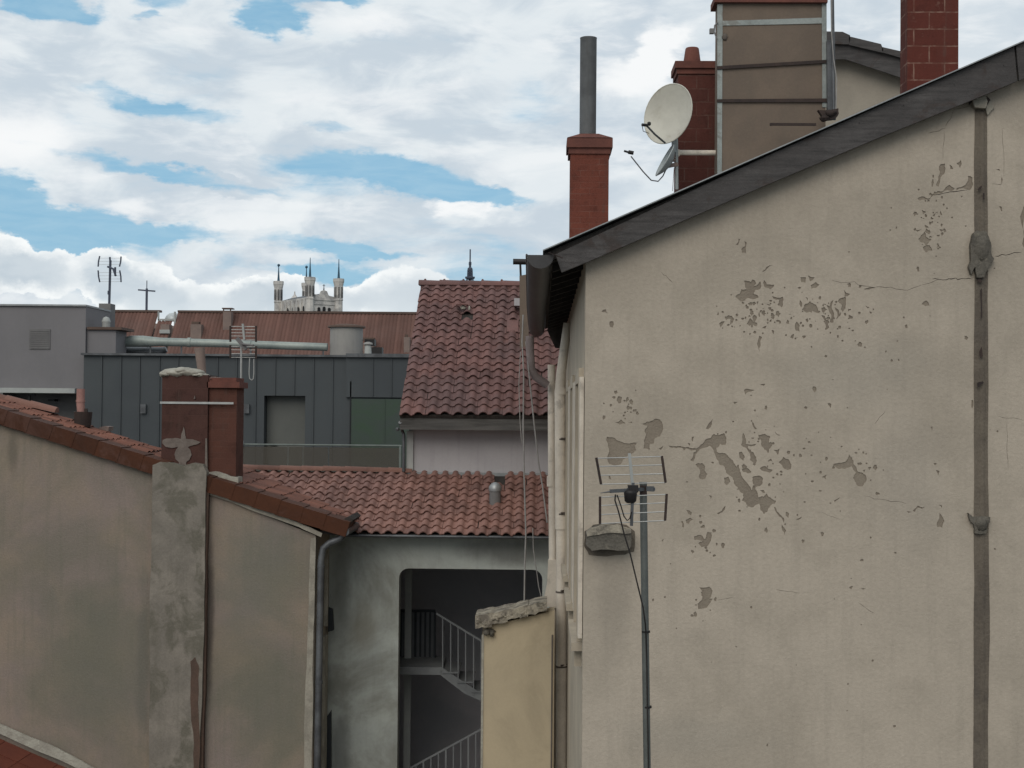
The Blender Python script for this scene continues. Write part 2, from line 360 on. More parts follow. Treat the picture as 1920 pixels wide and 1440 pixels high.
_b = M['glasspane'].node_tree.nodes['Principled BSDF']
_b.inputs['Base Color'].default_value = (.10,.09,.075,1); _b.inputs['Roughness'].default_value = .12; _b.inputs['Alpha'].default_value = .55
M['dome'] = bpy.data.materials.new('skylight_plastic'); M['dome'].use_nodes = True
_b = M['dome'].node_tree.nodes['Principled BSDF']
_b.inputs['Base Color'].default_value = (.42,.45,.45,1); _b.inputs['Roughness'].default_value = .3
M['winglass'] = bpy.data.materials.new('window_glass'); M['winglass'].use_nodes = True
_b = M['winglass'].node_tree.nodes['Principled BSDF']
_b.inputs['Base Color'].default_value = (.03,.035,.04,1); _b.inputs['Roughness'].default_value = .05

M['rail'] = mat('dull_rail', (.16,.18,.165), None, 3, 40, .1)
M['gate'] = mat('gate_slats', (0.1,0.105,0.11), None, 3, 40, .1)
M['gutter'] = mat('gutter_metal', (.055,.052,.052), (.04,.038,.038), 2, 40, .12, rough=.5, bump=.05)
M['elbow'] = mat('mauve_elbow', (.24,.20,.195), (.2,.165,.16), 3, 30, .1)
M['channel'] = mat('channel_mortar', (0.1425,0.1188,0.0918), (0.105,0.0864,0.068), 3, 40, .15, bump=.5, bscale=40, dirt=(.08,.068,.058), dscale=2.5, damt=.5, dth=(.5,.68))
M['sootblock'] = brick_mat('soot_block', (.078,.038,.030), (.066,.032,.027), (.082,.042,.034), .34, .20, .005, .6)

# ------------------------------------------------------------------ tile field
def tile_roof(mb, O, U, V, nu, nv, w, e, A, clip=None, m=0, seed=1, K=10, lip=.016, wide=.33, flatfn=None):
    O, U, V = Vector(O), Vector(U).normalized(), Vector(V).normalized(); N = U.cross(V).normalized()
    if N.z < 0: N = -N
    rn = random.Random(seed)
    for r in range(nv):
        for c in range(nu):
            rr = rn.random(); du = rn.gauss(0, .06)*w*.5; dv = rn.gauss(0, .045)*e; dl = abs(rn.gauss(0, .006)); tw = rn.gauss(0, .05)
            if rn.random() < .07: rr = rn.choice((-.4, 1.3))
            if rn.random() < .03: dv -= .06*e*rn.random()*4; tw *= 2
            cen = O+U*((c+.5)*w)+V*((r+.5)*e)
            if clip and not clip(cen, c, r): continue
            a = A*(flatfn(cen) if flatfn else 1)
            lo, hi, lp = [], [], []
            for k in range(K+1):
                s_ = k/K; t = (s_-.5)/wide
                h = a*max(0, math.cos(t*math.pi/2))**.75 if abs(t) < 1 else -a*.10*math.sin((abs(t)-1)/(0.5/wide-1)*math.pi/2)
                u = (c+s_*1.02-.01)*w+du
                b = O+U*u+V*(r*e-.012+dv+tw*(s_-.5)*w)
                lo.append(b+N*(h+lip*1.5+dl)); lp.append(b+N*(h+lip*.4+dl-.002)+V*.004)
                hi.append(O+U*u+V*((r+1)*e+.03)+N*(h*.94+.001))
            n = K+1
            mb.add(lo+hi, [(k, k+1, k+1+n, k+n) for k in range(K)], m, True, rr)
            mb.add(lp+lo, [(k, k+1, k+1+n, k+n) for k in range(K)], m, False, rr*.5)
def ridge_caps(mb, a, b, r, n, m=0, seed=3, arc=1.0):
    a, b = Vector(a), Vector(b); t = (b-a)/n; u = t.normalized(); side = u.cross(Vector((0,0,1))).normalized(); up = side.cross(u)
    rn = random.Random(seed)
    for i in range(n):
        p0 = a+t*i-u*.02; p1 = a+t*(i+1)+u*.02; r0, r1 = r*1.08, r*.94; j = rn.gauss(0, .004); K = 10; vs = []
        for p, q in ((p0, r0), (p1, r1)):
            for k in range(K+1):
                th = math.pi*(k/K); vs.append(p+side*math.cos(th)*q*arc+up*(math.sin(th)*q+j))
        rr = rn.random()
        mb.add(vs, [(k, k+1, k+12, k+11) for k in range(K)], m, True, rr)
        mb.add(vs[:11], [tuple(range(11))], m, False, rr)
        mb.add(vs[11:], [tuple(range(11))], m, False, rr)
# ================================================================== CAMERA, LIGHT, SKY
cd = bpy.data.cameras.new('camera'); co = bpy.data.objects.new('camera', cd); COL.objects.link(co)
co.matrix_world = Matrix.Translation(CAM) @ RC.to_4x4(); cd.sensor_width = 36; cd.lens = 36*F/1920; cd.clip_start = .1; cd.clip_end = 9000
SC.camera = co
SUN_EL, SUN_AZ = math.radians(38), math.radians(-163)          # azimuth from +Y, clockwise; the sun stands to the left
sdir = Vector((math.sin(SUN_AZ)*math.cos(SUN_EL), math.cos(SUN_AZ)*math.cos(SUN_EL), math.sin(SUN_EL)))
sd = bpy.data.lights.new('sun', 'SUN'); sd.energy = 1.35; sd.angle = math.radians(42); sd.color = (1, .93, .84)
so = bpy.data.objects.new('sun', sd); COL.objects.link(so); so.rotation_euler = (-sdir).to_track_quat('-Z', 'Y').to_euler(); so.location = (0,0,60)

W = bpy.data.worlds.new('World'); SC.world = W; W.use_nodes = True; g = NT(W.node_tree)
bg = g.n['Background']
sky = g.node('ShaderNodeTexSky', sky_type='NISHITA', sun_disc=False); sky.sun_elevation = SUN_EL; sky.sun_rotation = SUN_AZ
sky.air_density = 1.0; sky.dust_density = .6; sky.ozone_density = 1.5
tc = g.node('ShaderNodeTexCoord').outputs['Generated']; sx, sy, sz = g.xyz(tc)
az = g.m('ARCTAN2', sx, sy); el = g.m('ARCSINE', sz)
qx = g.m('MULTIPLY_ADD', az, F, 1015.0); qy = g.m('MULTIPLY_ADD', el, -F, 770.0)
q = g.comb(qx, qy, 0.)
warp = g.vm('SUBTRACT', g.noise(g.vm('MULTIPLY', q, (1/150, 1/75, 1)), 1.0, 5, .6, col=True), (.5,.5,.5))
warp2 = g.vm('SUBTRACT', g.noise(g.vm('ADD', g.vm('MULTIPLY', q, (1/46, 1/20, 1)), (3,9,0)), 1.0, 4, .65, col=True), (.5,.5,.5))
qw = g.vm('ADD', g.vm('ADD', q, g.vm('MULTIPLY', warp, (190, 80, 0))), g.vm('MULTIPLY', warp2, (46, 22, 0)))
def blob(src, x, y, rx, ry, w, hard=0.0, ang=0.0):
    d = g.vm('SUBTRACT', src, (x, y, 0))
    if ang:
        r = g.node('ShaderNodeVectorRotate', rotation_type='Z_AXIS'); g.put(r.inputs[0], d); r.inputs['Angle'].default_value = math.radians(-ang); d = r.outputs[0]
    d = g.vm('MULTIPLY', d, (1/rx, 1/ry, 0))
    return g.mr(g.vm('LENGTH', d), hard, 1.0, w, 0.0)
def total(lst):
    o = lst[0]
    for v in lst[1:]: o = g.m('ADD', o, v)
    return o
holes = [(105,66,105,34,1.5,0),(505,60,90,34,1.3,0),(230,10,80,12,.9,0),(640,20,60,14,.5,0),(560,18,110,24,.9,0),(420,12,60,14,.7,0),(285,75,50,9,.6,0),(300,48,60,20,.5,0),(430,0,200,14,.6,0),(0,115,40,16,.5,0),(720,8,60,10,.2,0),
 (640,325,180,46,1.0,0),(790,345,190,42,1.0,10),(905,372,120,22,.9,8),(330,348,240,18,.85,8),(590,372,120,18,.5,0),(230,218,120,18,.5,10),(345,242,140,22,.6,4),(620,248,50,14,.5,0),(515,275,70,22,.35,0),
 (40,405,190,56,1.35,18),(160,442,210,46,1.3,10),(300,455,220,22,.95,2),(130,500,90,60,1.0,0),(600,462,150,20,.8,8),(700,478,120,10,.5,4),
 (600,508,130,26,1.0,0),(450,500,60,30,.4,0),(900,555,150,50,.45,0),(930,500,120,60,.35,0),(1100,200,300,60,.1,0)]
H = total([blob(qw, x, y, rx*1.15, ry*1.2, w*1.25, .25, a) for x, y, rx, ry, w, a in holes])
n1 = g.noise(g.vm('MULTIPLY', q, (1/330, 1/130, 1)), 1.0, 8, .58, dist=.5)
n2 = g.noise(g.vm('ADD', g.vm('MULTIPLY', q, (1/210, 1/95, 1)), (7,3,0)), 1.0, 7, .55, dist=.4)
dens = g.m('SUBTRACT', g.m('MULTIPLY_ADD', g.m('SUBTRACT', n1, .5), 2.7, .95), H)
n4 = g.noise(g.vm('ADD', g.vm('MULTIPLY', q, (1/120, 1/26, 1)), (2,5,0)), 1.0, 6, .62, dist=.6)
dens = g.m('ADD', dens, g.m('MULTIPLY', g.m('SUBTRACT', n4, .5), .9))
alpha = g.m('POWER', g.mr(dens, -.25, .80), .8)
shade = g.mr(n2, .40, .62)
cl_a, cl_b, cl_c = s2l(200,212,222), s2l(228,235,239), s2l(247,249,250)
ccol = g.mix(g.mix(g.mr(qx, 900, 1900, 0, .6), (1,1,1), (0,0,0)), cl_a, g.mix(shade, cl_a, cl_b))
ccol = g.mix(g.m('MULTIPLY', g.mr(dens, .9, 1.4), .5), ccol, cl_c)
wh = total([blob(qw, 1240, 100, 80, 80, 1, .1), blob(qw, 1180, 160, 150, 60, .8, .1), blob(qw, 700, 60, 200, 50, .6), blob(qw, 60, 300, 200, 110, .8), blob(qw, 870, 395, 90, 30, .9), blob(qw, 600, 200, 200, 60, .3), blob(qw, 260, 410, 120, 34, .6)])
ccol = g.mix(g.mr(wh, .1, .8), ccol, cl_c)
blue = g.mix(.8, g.vm('MULTIPLY', sky.outputs[0], (.1,.1,.1)), s2l(138,188,217))
blue = g.mix(g.mr(n4, .3, .75, 0, .45), blue, s2l(176,208,226))
col = g.mix(alpha, blue, ccol)
# cumulus with firm edges, bright rims and grey bodies
puff = g.vm('SUBTRACT', g.noise(g.vm('MULTIPLY', q, (1/42, 1/34, 1)), 1.0, 6, .62, col=True), (.5,.5,.5))
qc = g.vm('ADD', q, g.vm('MULTIPLY', puff, (58, 46, 0)))
cum = [(25,520,110,72,1),(110,535,90,62,1),(215,535,70,70,1),(275,560,110,76,1),(390,590,150,70,.85),(480,565,60,50,1),(545,560,80,56,1),(640,570,90,40,.9),(765,560,130,82,1),(850,575,80,50,.9)]
C = cum and total([blob(qc, x, y, rx, ry, w, .2) for x, y, rx, ry, w in cum])
ca = g.mr(C, .22, .34)
body = g.mix(g.mr(C, .30, 1.25), s2l(250,253,253), s2l(196,208,217))
body = g.mix(g.m('MULTIPLY', g.mr(g.noise(g.vm('MULTIPLY', q, (1/90, 1/45, 1)), 1.0, 5, .55), .4, .62), .5), body, s2l(214,223,229))
body = g.mix(g.mr(qy, 560, 600, 0, .35), body, s2l(226,236,240))
col = g.mix(ca, col, body)
# below the horizon: dull ground tone
col = g.mix(g.mr(sz, -.02, -.002, 1, 0), col, (.12,.12,.115))
g.l.new(g.vm('MULTIPLY', col, (10., 10., 10.)), bg.inputs['Color']); bg.inputs['Strength'].default_value = .1
SC.view_settings.view_transform = 'Standard'; SC.view_settings.look = 'None'; SC.view_settings.exposure = 0.0; SC.view_settings.gamma = 1

# ================================================================== GROUND AND HILL
mb = MB(); mb.add([(-3000,-200,0),(3000,-200,0),(3000,6000,0),(-3000,6000,0)], [(0,1,2,3)]); struct(mb.build('ground', M['ground']), 'city ground far below the roofs')
mb = MB(); vs = []; fs = []; nx, ny = 60, 24
for j in range(ny+1):
    for i in range(nx+1):
        x = -1500+3000*i/nx; y = 1000+1200*j/ny
        r = math.exp(-((x+200)/900)**2)*math.exp(-((y-1600)/330)**2)
        vs.append((x, y, -1+min(98, 112*r)+ (6*math.sin(x*.02)*math.cos(y*.017) if r > .2 else 0)*(1 if r < .8 else .3)))
for j in range(ny):
    for i in range(nx):
        a = j*(nx+1)+i; fs.append((a, a+1, a+nx+2, a+nx+1))
mb.add(vs, fs, 0, True); struct(mb.build('hill', M['hill']), 'wooded hill carrying the basilica')

# ================================================================== BASILICA
D = 1450
B0 = P(580.5, 590, D); bz = 95.0
phi = math.radians(35); Wd, Ln = 33.0, 78.0
ux = Vector((math.cos(phi), math.sin(phi), 0)); uy = Vector((-math.sin(phi), math.cos(phi), 0))
base = Vector((B0.x, D, bz)); mid = base+ux*Wd/2+uy*Ln/2
bas = thing('hilltop_basilica', 'pale stone basilica with four spired towers rising above the long far roof', 'basilica', mid)
def bl(x, y, z): return Vector((base.x, base.y, 0))+ux*x+uy*y+Vector((0,0,z))
def obox(mb, x0, y0, x1, y1, z0, z1, m=0):
    vs = [bl(x, y, z) for z in (z0, z1) for x, y in ((x0,y0),(x1,y0),(x1,y1),(x0,y1))]
    mb.add(vs, [(0,3,2,1),(4,5,6,7),(0,1,5,4),(1,2,6,5),(2,3,7,6),(3,0,4,7)], m)
zw = Z(560, 556, D); zr = Z(560, 550, D)
mb = MB(); obox(mb, 1, 1, Wd-1, Ln-1, bz, zw)
for k in range(7):
    y = 10+k*9.5; obox(mb, -.6, y, 1.0, y+1.4, bz, zw-1.5)
mb.build('nave_wall', M['basilica'], bas)
mb = MB()
zc = Z(610, 548, D); zp = Z(617, 543, D)
mb.prism([bl(x, y0_, z) for y0_ in (0.2,) for x, z in ((4, bz),(Wd-4, bz),(Wd-4, zw+1),(Wd*.66, zw+2.2),(Wd*.60, zp-.8),(Wd*.5, zp+.3),(Wd*.40, zp-.8),(Wd*.34, zw+2.2),(4, zw+3))], uy*1.6)
obox(mb, 3.2, -.5, Wd-3.2, .2, Z(600, 562, D), Z(600, 560, D)); obox(mb, 3.2, -.5, Wd-3.2, .2, Z(600, 570, D), Z(600, 569, D))
mb.build('facade', M['basilica'], bas)
mb = MB()
for i in range(3):
    xc = Wd*(.32+.18*i); w_ = 1.7; zt = Z(600, 573+abs(i-1)*1.5, D)
    pts = [(-w_, 0), (w_, 0)]+[(w_*math.cos(t), zt-bz-2+w_*math.sin(t)) for t in [math.pi*k/8 for k in range(9)]]
    mb.prism([bl(xc+a, -.2, bz+b) for a, b in pts], uy*.3)
mb.build('porch_arch', M['void'], bas)
mb = MB()
mb.prism([bl(x, 2, z) for x, z in ((2, zw), (Wd-2, zw), (Wd/2, zw+4.5))], uy*(Ln-4)); mb.build('roof', M['basroof'], bas)
mb = MB(); obox(mb, Wd*.5-.5, .6, Wd*.5+.5, 1.6, zp, zp+2); mb.bar(bl(Wd*.5, 1, zp+2), bl(Wd*.5, 1, zp+6.5), .7); mb.bar(bl(Wd*.5-1.5, 1, zp+5), bl(Wd*.5+1.5, 1, zp+5), .5)
mb.build('cross', M['basroof'], bas)
for k in range(4):
    mb = MB(); y = 14.5+k*13
    mb.prism([bl(-.05, y+a, Z(560, 578, D)+b) for a, b in [(2*math.cos(t), 3.4*math.sin(t)) for t in [math.pi*2*j/12 for j in range(12)]]], -ux*.3); mb.build('window', M['void'], bas)
def octa(mb, c, prof, m=0):
    vs = []; n = 8
    for r, z in prof:
        vs += [Vector((c.x, c.y, z))+Vector((r*math.cos((k+.5)*math.pi/4+phi), r*math.sin((k+.5)*math.pi/4+phi), 0)) for k in range(n)]
    fs = [(i*n+k, i*n+(k+1) % n, (i+1)*n+(k+1) % n, (i+1)*n+k) for i in range(len(prof)-1) for k in range(n)]
    fs.append(tuple(range(n))[::-1]); fs.append(tuple(range(len(vs)-n, len(vs)))); mb.add(vs, fs, m)
for (lx, ly, ytop, ytip, R, crossy) in ((0, 0, 522, 485, 5.2, 0), (Wd, 0, 524.5, 487.5, 5.2, 0), (0, Ln, 530, 497, 5.0, 1), (Wd, Ln, 533, 500, 4.8, 1)):
    c = bl(lx, ly, 0); DD = c.y; zt = (CAM.z+(770-ytop)/F*DD); ztip = CAM.z+(770-ytip)/F*DD; H_ = zt-bz
    t = MB(); octa(t, c, [(R*1.05, bz), (R*1.05, bz+H_*.30), (R*1.12, bz+H_*.31), (R*1.02, bz+H_*.34), (R*.86, bz+H_*.36), (R*.84, bz+H_*.58), (R*.95, bz+H_*.60), (R*.86, bz+H_*.62), (R*.90, bz+H_*.86), (R*1.06, bz+H_*.93), (R*1.12, bz+H_*.94), (R*1.12, zt), (R*.9, zt)])
    tw = t.build('tower', M['basilica'], bas)
    o = MB()
    for k in range(8):
        a = k*math.pi/4+phi
        for s in (-1, 1):
            if k % 2 == 0 or True:
                rd = R*.84; d = Vector((math.cos(a), math.sin(a), 0)); sd_ = Vector((-d.y, d.x, 0)); q_ = Vector((c.x, c.y, 0))+d*rd+sd_*s*1.25
                o.bar(q_+Vector((0,0,bz+H_*.64)), q_+Vector((0,0,bz+H_*.84)), .62, .4)
    o.build('belfry_opening', M['void'], tw)
    s_ = MB(); octa(s_, c, [(1.5, zt), (1.25, zt+2), (.6, zt+(ztip-zt)*.6), (.32, ztip)]); 
    if crossy: s_.blob((c.x, c.y, ztip-1.6), 1.6, 1.6, 1.5, 4, .1)
    s_.build('spire', M['spire'], tw)
# small dome lantern on the nave
mb = MB(); c = bl(Wd*.5, Ln-6, 0); octa(mb, c, [(4, zw), (3.6, zw+4), (2, zw+6), (.8, zw+8), (.5, zw+11)]); mb.build('lantern', M['basilica'], bas)

# ------------------------------------------------------------------ steel tower
D = 1500; c = P(881, 540, D); tw = thing('steel_tower', 'slender dark steel lattice tower behind the upper tiled roof ridge', 'tower', (c.x, D, 90))
zz = lambda y: Z(881, y, D)
def lattice(mb, w0, w1, z0, z1, n, t):
    for i in range(n):
        a = z0+(z1-z0)*i/n; b = z0+(z1-z0)*(i+1)/n; wa = w0+(w1-w0)*i/n; wb = w0+(w1-w0)*(i+1)/n
        cs = [(-1,-1),(1,-1),(1,1),(-1,1)]
        for k in range(4):
            p, q_ = cs[k], cs[(k+1) % 4]; f = lambda s_, w_, z_: Vector((c.x+s_[0]*w_/2, D+s_[1]*w_/2, z_))
            mb.bar(f(p, wa, a), f(p, wb, b), t); mb.bar(f(p, wa, a), f(q_, wb, b), t*.7); mb.bar(f(q_, wa, a), f(p, wb, b), t*.7); mb.bar(f(p, wb, b), f(q_, wb, b), t*.7)
mb = MB(); lattice(mb, 12, 6.2, 90, zz(521), 8, .9); lattice(mb, 5.0, 4.4, zz(521), zz(507), 3, .9); mb.lathe((c.x, D, 0), [(1.6, 95), (1.6, zz(507))], 8); mb.build('shaft', M['tower'], tw)
mb = MB(); mb.lathe((c.x, D, 0), [(3.4, zz(524)), (5.0, zz(522.5)), (5.3, zz(519)), (5.0, zz(519)), (3, zz(519.5))], 12); mb.build('platform', M['tower'], tw); mb = MB(); mb.lathe((c.x, D, 0), [(2.5, zz(508)), (2.9, zz(507)), (2.6, zz(503)), (1.2, zz(501))], 12); mb.build('platform', M['tower'], tw)
mb = MB(); mb.lathe((c.x, D, 0), [(1.3, zz(502)), (1.2, zz(498)), (1.5, zz(496)), (1.5, zz(492)), (.75, zz(490)), (.7, zz(468)), (.3, zz(467))], 8); mb.build('aerial', M['tower'], tw)

# ------------------------------------------------------------------ distant cross
D = 120; c = P(275, 560, D); cr = thing('rooftop_cross', 'thin dark metal cross standing above the far terracotta roof beside the antenna', 'cross', (c.x, D, Z(275, 600, D)))
mb = MB(); mb.bar((c.x, D, Z(275, 620, D)), (c.x, D, Z(275, 541, D)), .16); mb.bar((c.x, D, Z(275, 541, D)), (c.x, D, Z(275, 526, D)), .06); mb.bar((X(259, 544, D), D, Z(259, 543.5, D)), (X(291, 545, D), D, Z(291, 546, D)), .12); mb.build('cross_beam', M['tower'], cr)
D = 112; mb = MB(); mb.box((c.x-5, D, 0), (c.x+5, D+16, Z(275, 612, D))); mb.prism([(c.x-5, D+.1, Z(275,612,D)), (c.x+5, D+.1, Z(275,612,D)), (c.x, D+.1, Z(275, 597, D))], (0, 15.8, 0)); tag(mb.build('church_building', M['farstack']), 'far church building with the cross on it, hidden behind the long roof', 'church')

# ================================================================== FAR TERRACOTTA ROOF BUILDING
D = 60; far = thing('long_terracotta_building', 'long far building under a ribbed terracotta roof below the basilica', 'building', (P(480, 600, D).x, D, 0))
zr = Z(480, 586, D); y_e = 57.2; ze = zr-(D-y_e)*math.tan(math.radians(46))
def far_sheet(x0, x1, ya, yb, za, zb):
    mb = MB(); w = .155; n = int((x1-x0)/w)
    for i in range(n):
        a = x0+i*w; rr = random.random(); vs = []
        for y, z in ((ya, za), (yb, zb)):
            for k in range(7):
                s_ = k/6; vs.append((a+s_*w, y, z+.045*abs(math.sin(s_*math.pi))))
        mb.add(vs, [(k, k+1, k+8, k+7) for k in range(6)], 0, True, rr)
    return mb
xg0, xg1 = X(301, 590, D), X(334, 590, D)
far_sheet(X(150,590,D), xg0, y_e, D, ze, zr).build('roof', M['farroof'], far)
far_sheet(xg1, X(800,590,D), y_e, D, ze, zr).build('roof', M['farroof'], far)
zk = Z(317, 600, D-.42)
far_sheet(xg0, xg1, y_e, D-.42, ze, ze+(zr-ze)*(D-.42-y_e)/(D-y_e)).build('roof', M['farroof'], far)
mb = MB(); mb.box((X(150,590,D), y_e+.4, 0), (X(800,590,D), D+6, ze-.1)); mb.prism([(X(150,590,D)+.1, y_e+.5, ze-.1), (X(150,590,D)+.1, D-.6, zr-.75), (X(150,590,D)+.1, D-.6, ze-.1)], (X(800,590,D)-X(150,590,D)-.2, 0, 0)); mb.build('wall', M['farstack'], far)
mb = MB(); mb.box((xg1, D-.1, zr-.02), (X(800,590,D), D+.25, zr+.07)); mb.box((X(150,590,D), D-.1, zr-.02), (xg0, D+.25, zr+.07)); mb.build('ridge', M['rust2'], far)
mb = MB(); mb.box((xg0+.02, D-.46, zk-.03), (xg1-.02, D-.40, zk+.05)); mb.box((xg1-.05, D-.5, zk-.45), (xg1+.02, D-.43, zr-.02)); mb.box((xg0, D-.46, zk-.03), (xg0+.05, D-.35, zr+.0)); tr = mb.build('roof_well_trim', M['ledge'], far)
sk = MB(); cx = X(322, 600, D); sk.lathe((cx, D+.3, zk), [(.38, 0), (.37, .12), (.30, .24), (.18, .33), (.05, .36)], 16); tag(sk.build('skylight_dome', M['dome']), 'pale plastic skylight dome in the notch of the long terracotta roof', 'skylight')
stk = []
for k, (x0, y0, x1, y1, dd, lab) in enumerate(((301,608,317,624,59.0,'small rendered stack below the skylight notch'), (357,608,377,632,58.8,'small pinkish stack with a dark lid between pipe and roof ridge'), (418,584,433,611,59.2,'rendered stack with a thin metal cap rising over the roof ridge'), (681,646,700,661,58.1,'low pale vent box beside the cylindrical tank'), (757,632,768,655,58.3,'pale roof vent box touching the edge of the upper tiled roof'))):
    q_ = P((x0+x1)/2, y1, dd); t = thing('roof_stack', lab, 'chimney', (q_.x, dd, q_.z), 'small stacks on the long terracotta roof')
    b = MB(); b.pbox(x0, y0, x1, y1+8, dd, .45); b.build('stack_body', M['farstack'], t)
    b = MB()
    if k == 2: b.pbox(x0-2, y0-7, x1+2, y0-5, dd-.05, .5); b.pbox(x0, y0-5, x0+2, y0, dd, .05); b.pbox(x1-2, y0-5, x1, y0, dd, .05)
    elif k == 0: b.pbox(x0-2, y1-6, x1+1, y1+1, dd-.1, .1)
    elif k == 3: b.pbox(x0-1, y0-13, x1+1, y0-7, dd-.05, .5)
    else: b.pbox(x0+2, y0-5, x1-4, y0, dd, .3)
    b.build('stack_cap', M['ledge'] if k in (0,) else M['rust2'], t)

# ================================================================== ZINC-CLAD BUILDING WITH TERRACE
D = 38.0; zt = Z(400, 668, D); xl = X(156, 760, D); xr = X(790, 760, D)
zf = CAM.z-1.85
cl = thing('zinc_clad_building', 'dark grey zinc-clad penthouse with standing seams behind the glass railing', 'building', ((xl+xr)/2, D, 0))
dx0, dx1, dz1 = X(495, 780, D), X(572, 780, D), Z(533, 742, D)
mb = MB(); wall_with_holes(mb, [(xl, zf-6), (xr, zf-6), (xr, zt), (xl, zt)], [[(dx0, zf+.02), (dx1, zf+.02), (dx1, dz1), (dx0, dz1)]], D, .5)
mb.box((xl+.01, D+.5, zf-6), (xr, D+8, zt-.01))
xs = X(650, 700, D)
mb.box((xs, D-.10, Z(700, 745, D)), (xr, D-.002, zt+.0))
for px in (191,227,262,299,334,372,408,444,480,516,552,588,624):
    x = X(px, 720, D); 
    if dx0-.02 < x < dx1+.02: mb.box((x-.012, D-.035, dz1+.01), (x+.012, D-.001, zt-.02))
    else: mb.box((x-.012, D-.035, zf-1), (x+.012, D-.001, zt-.02))
for px in (700, 735): x = X(px, 720, D); mb.box((x-.010, D-.13, Z(700, 743, D)), (x+.010, D-.101, zt-.02))
mb.build('wall', M['clad'], cl)
mb = MB(); mb.box((xl-.05, D-.12, zt+.002), (xs, D+8, zt+.06)); mb.box((xs, D-.2, zt+.002), (xr, D+8, zt+.10)); mb.build('parapet_cap', M['zincdark'], cl)
mb = MB(); mb.box((dx0+.01, D+.34, zf+.03), (dx1-.01, D+.40, dz1-.01)); d_ = mb.build('door', M['door'], cl)
h_ = MB(); h_.bar((dx0+.12, D+.30, Z(530, 835, D)), (dx0+.30, D+.30, Z(530, 835, D)), .03); h_.build('handle', M['black'], d_)
mb = MB(); mb.box((X(659,800,D), D-.09, zf), (xr, D-.003, Z(700, 748, D))); x = X(722, 800, D); mb.box((x-.01, D-.105, zf), (x+.01, D-.092, Z(700, 748, D))); mb.build('green_reflection', M['green'], cl)  # reflected green tint of the metal, painted as a sheet of its own
mb = MB(); mb.box((X(656.5,800,D), D-.10, zf), (X(659,800,D), D-.004, Z(658, 715, D))); mb.build('panel_joint', M['void'], cl)
for px, py in ((268,767),(462,767)):
    mb = MB(); mb.pbox(px-5, py-9, px+5, py+8, D-.09, .08); mb.build('wall_box', M['zincdark'], cl)
mb = MB(); mb.box((xl, 33.6, zf-8), (xr, D-.002, zf)); mb.build('terrace_slab', M['greyside'], cl)
# glass railing on the terrace
D = 34.0; zr_ = Z(600, 834.5, D); x0, x1 = X(430, 834, D), X(753, 834, D)
rl = thing('glass_railing', 'glass balustrade with pale top rail on the terrace of the zinc building', 'railing', ((x0+x1)/2, D, zf))
mb = MB(); mb.tube([(x0, D, zr_), (x1, D, zr_)], .022, 10); mb.build('handrail', M['rail'], rl)
for i, px in enumerate((447, 540, 568, 616, 750)):
    x = X(px, 860, D)
    if i in (0, 4): mb = MB(); mb.bar((x, D, zf), (x, D, zr_), .045); mb.build('post', M['rail'], rl)
pr = [430, 540, 568, 616, 750]
for a, b in zip(pr[:-1], pr[1:]):
    mb = MB(); mb.box((X(a,860,D)+.012, D-.006, zf+.02), (X(b,860,D)-.012, D+.006, zr_-.05)); mb.build('glass_pane', M['glasspane'], rl)
mb = MB(); mb.pbox(447, 827, 456, 834, D-.1, .06); tag(mb.build('terrace_lamp', M['ledge'], bevel=.01), 'tiny white square fitting on the terrace rail beside the brick chimney', 'lamp')
# plant on the roof
D = 39.0
def tank(x0, y0, x1, y1, lid, lab):
    c = P((x0+x1)/2, y1, D); r = (X(x1, y1, D)-X(x0, y1, D))/2; t = thing('roof_tank', lab, 'tank', (c.x, D+r, zt+.06), 'tanks on the zinc roof'); h = Z((x0+x1)/2, y0, D)
    b = MB(); b.lathe((c.x, D+r, 0), [(r, zt+.06), (r, h)], 28); b.build('tank_body', M['tank'], t)
    b = MB(); b.lathe((c.x, D+r, 0), [(r*lid, h), (r*lid, h+.05), (r*.5, h+.10)], 28); b.build('tank_lid', M['rust2'], t)
tank(614, 613, 676, 664, 1.15, 'wide pale cylindrical tank with brown lid at the end of the duct')
c = P(195, 640, D)
t = thing('roof_plant_box', 'square rendered plant box with thin dark lid beside the grey block', 'plant box', (c.x, D, zt+.06))
b = MB(); b.pbox(163, 619, 217, 668, 38.4, 1.0); b.build('box_body', M['greybox'], t)
b = MB(); b.pbox(163, 613, 228, 618, 38.32, 1.18); b.build('box_lid', M['rust2'], t)
b = MB(); ym = 39.4; b.tube([P(219, 643, ym), P(245, 640, ym), P(268, 640, ym), P(300, 641, ym), P(400, 643.5, ym), P(614, 651, ym)], [.11,.16,.16,.12,.11,.11], 16)
b.tube([P(352, 642, ym), P(358, 642.2, ym)], .135, 16); b.tube([P(275, 641, ym), P(278, 641, ym)], .15, 16); b.tube([P(468, 645.5, ym), P(471, 645.6, ym)], .13, 16)
dct = b.build('duct_pipe', M['duct']); tag(dct, 'long insulated pale duct running over the zinc roof between box and tank', 'duct')
for px in (282, 340, 470, 606):
    b = MB(); b.bar((X(px, 660, ym), ym, zt+.05), (X(px, 660, ym), ym, Z(px, 648, ym)), .04); b.build('duct_leg', M['zincdark'], dct)
b = MB(); b.tube([P(222, 655, ym+.4), P(245, 661, ym+.4), P(300, 660, ym+.4), P(312, 655, ym+.4)], [.08,.16,.14,.08], 12); tag(b.build('branch_duct', M['zincdark']), 'dark stubby duct elbow lying under the long pale duct', 'duct')
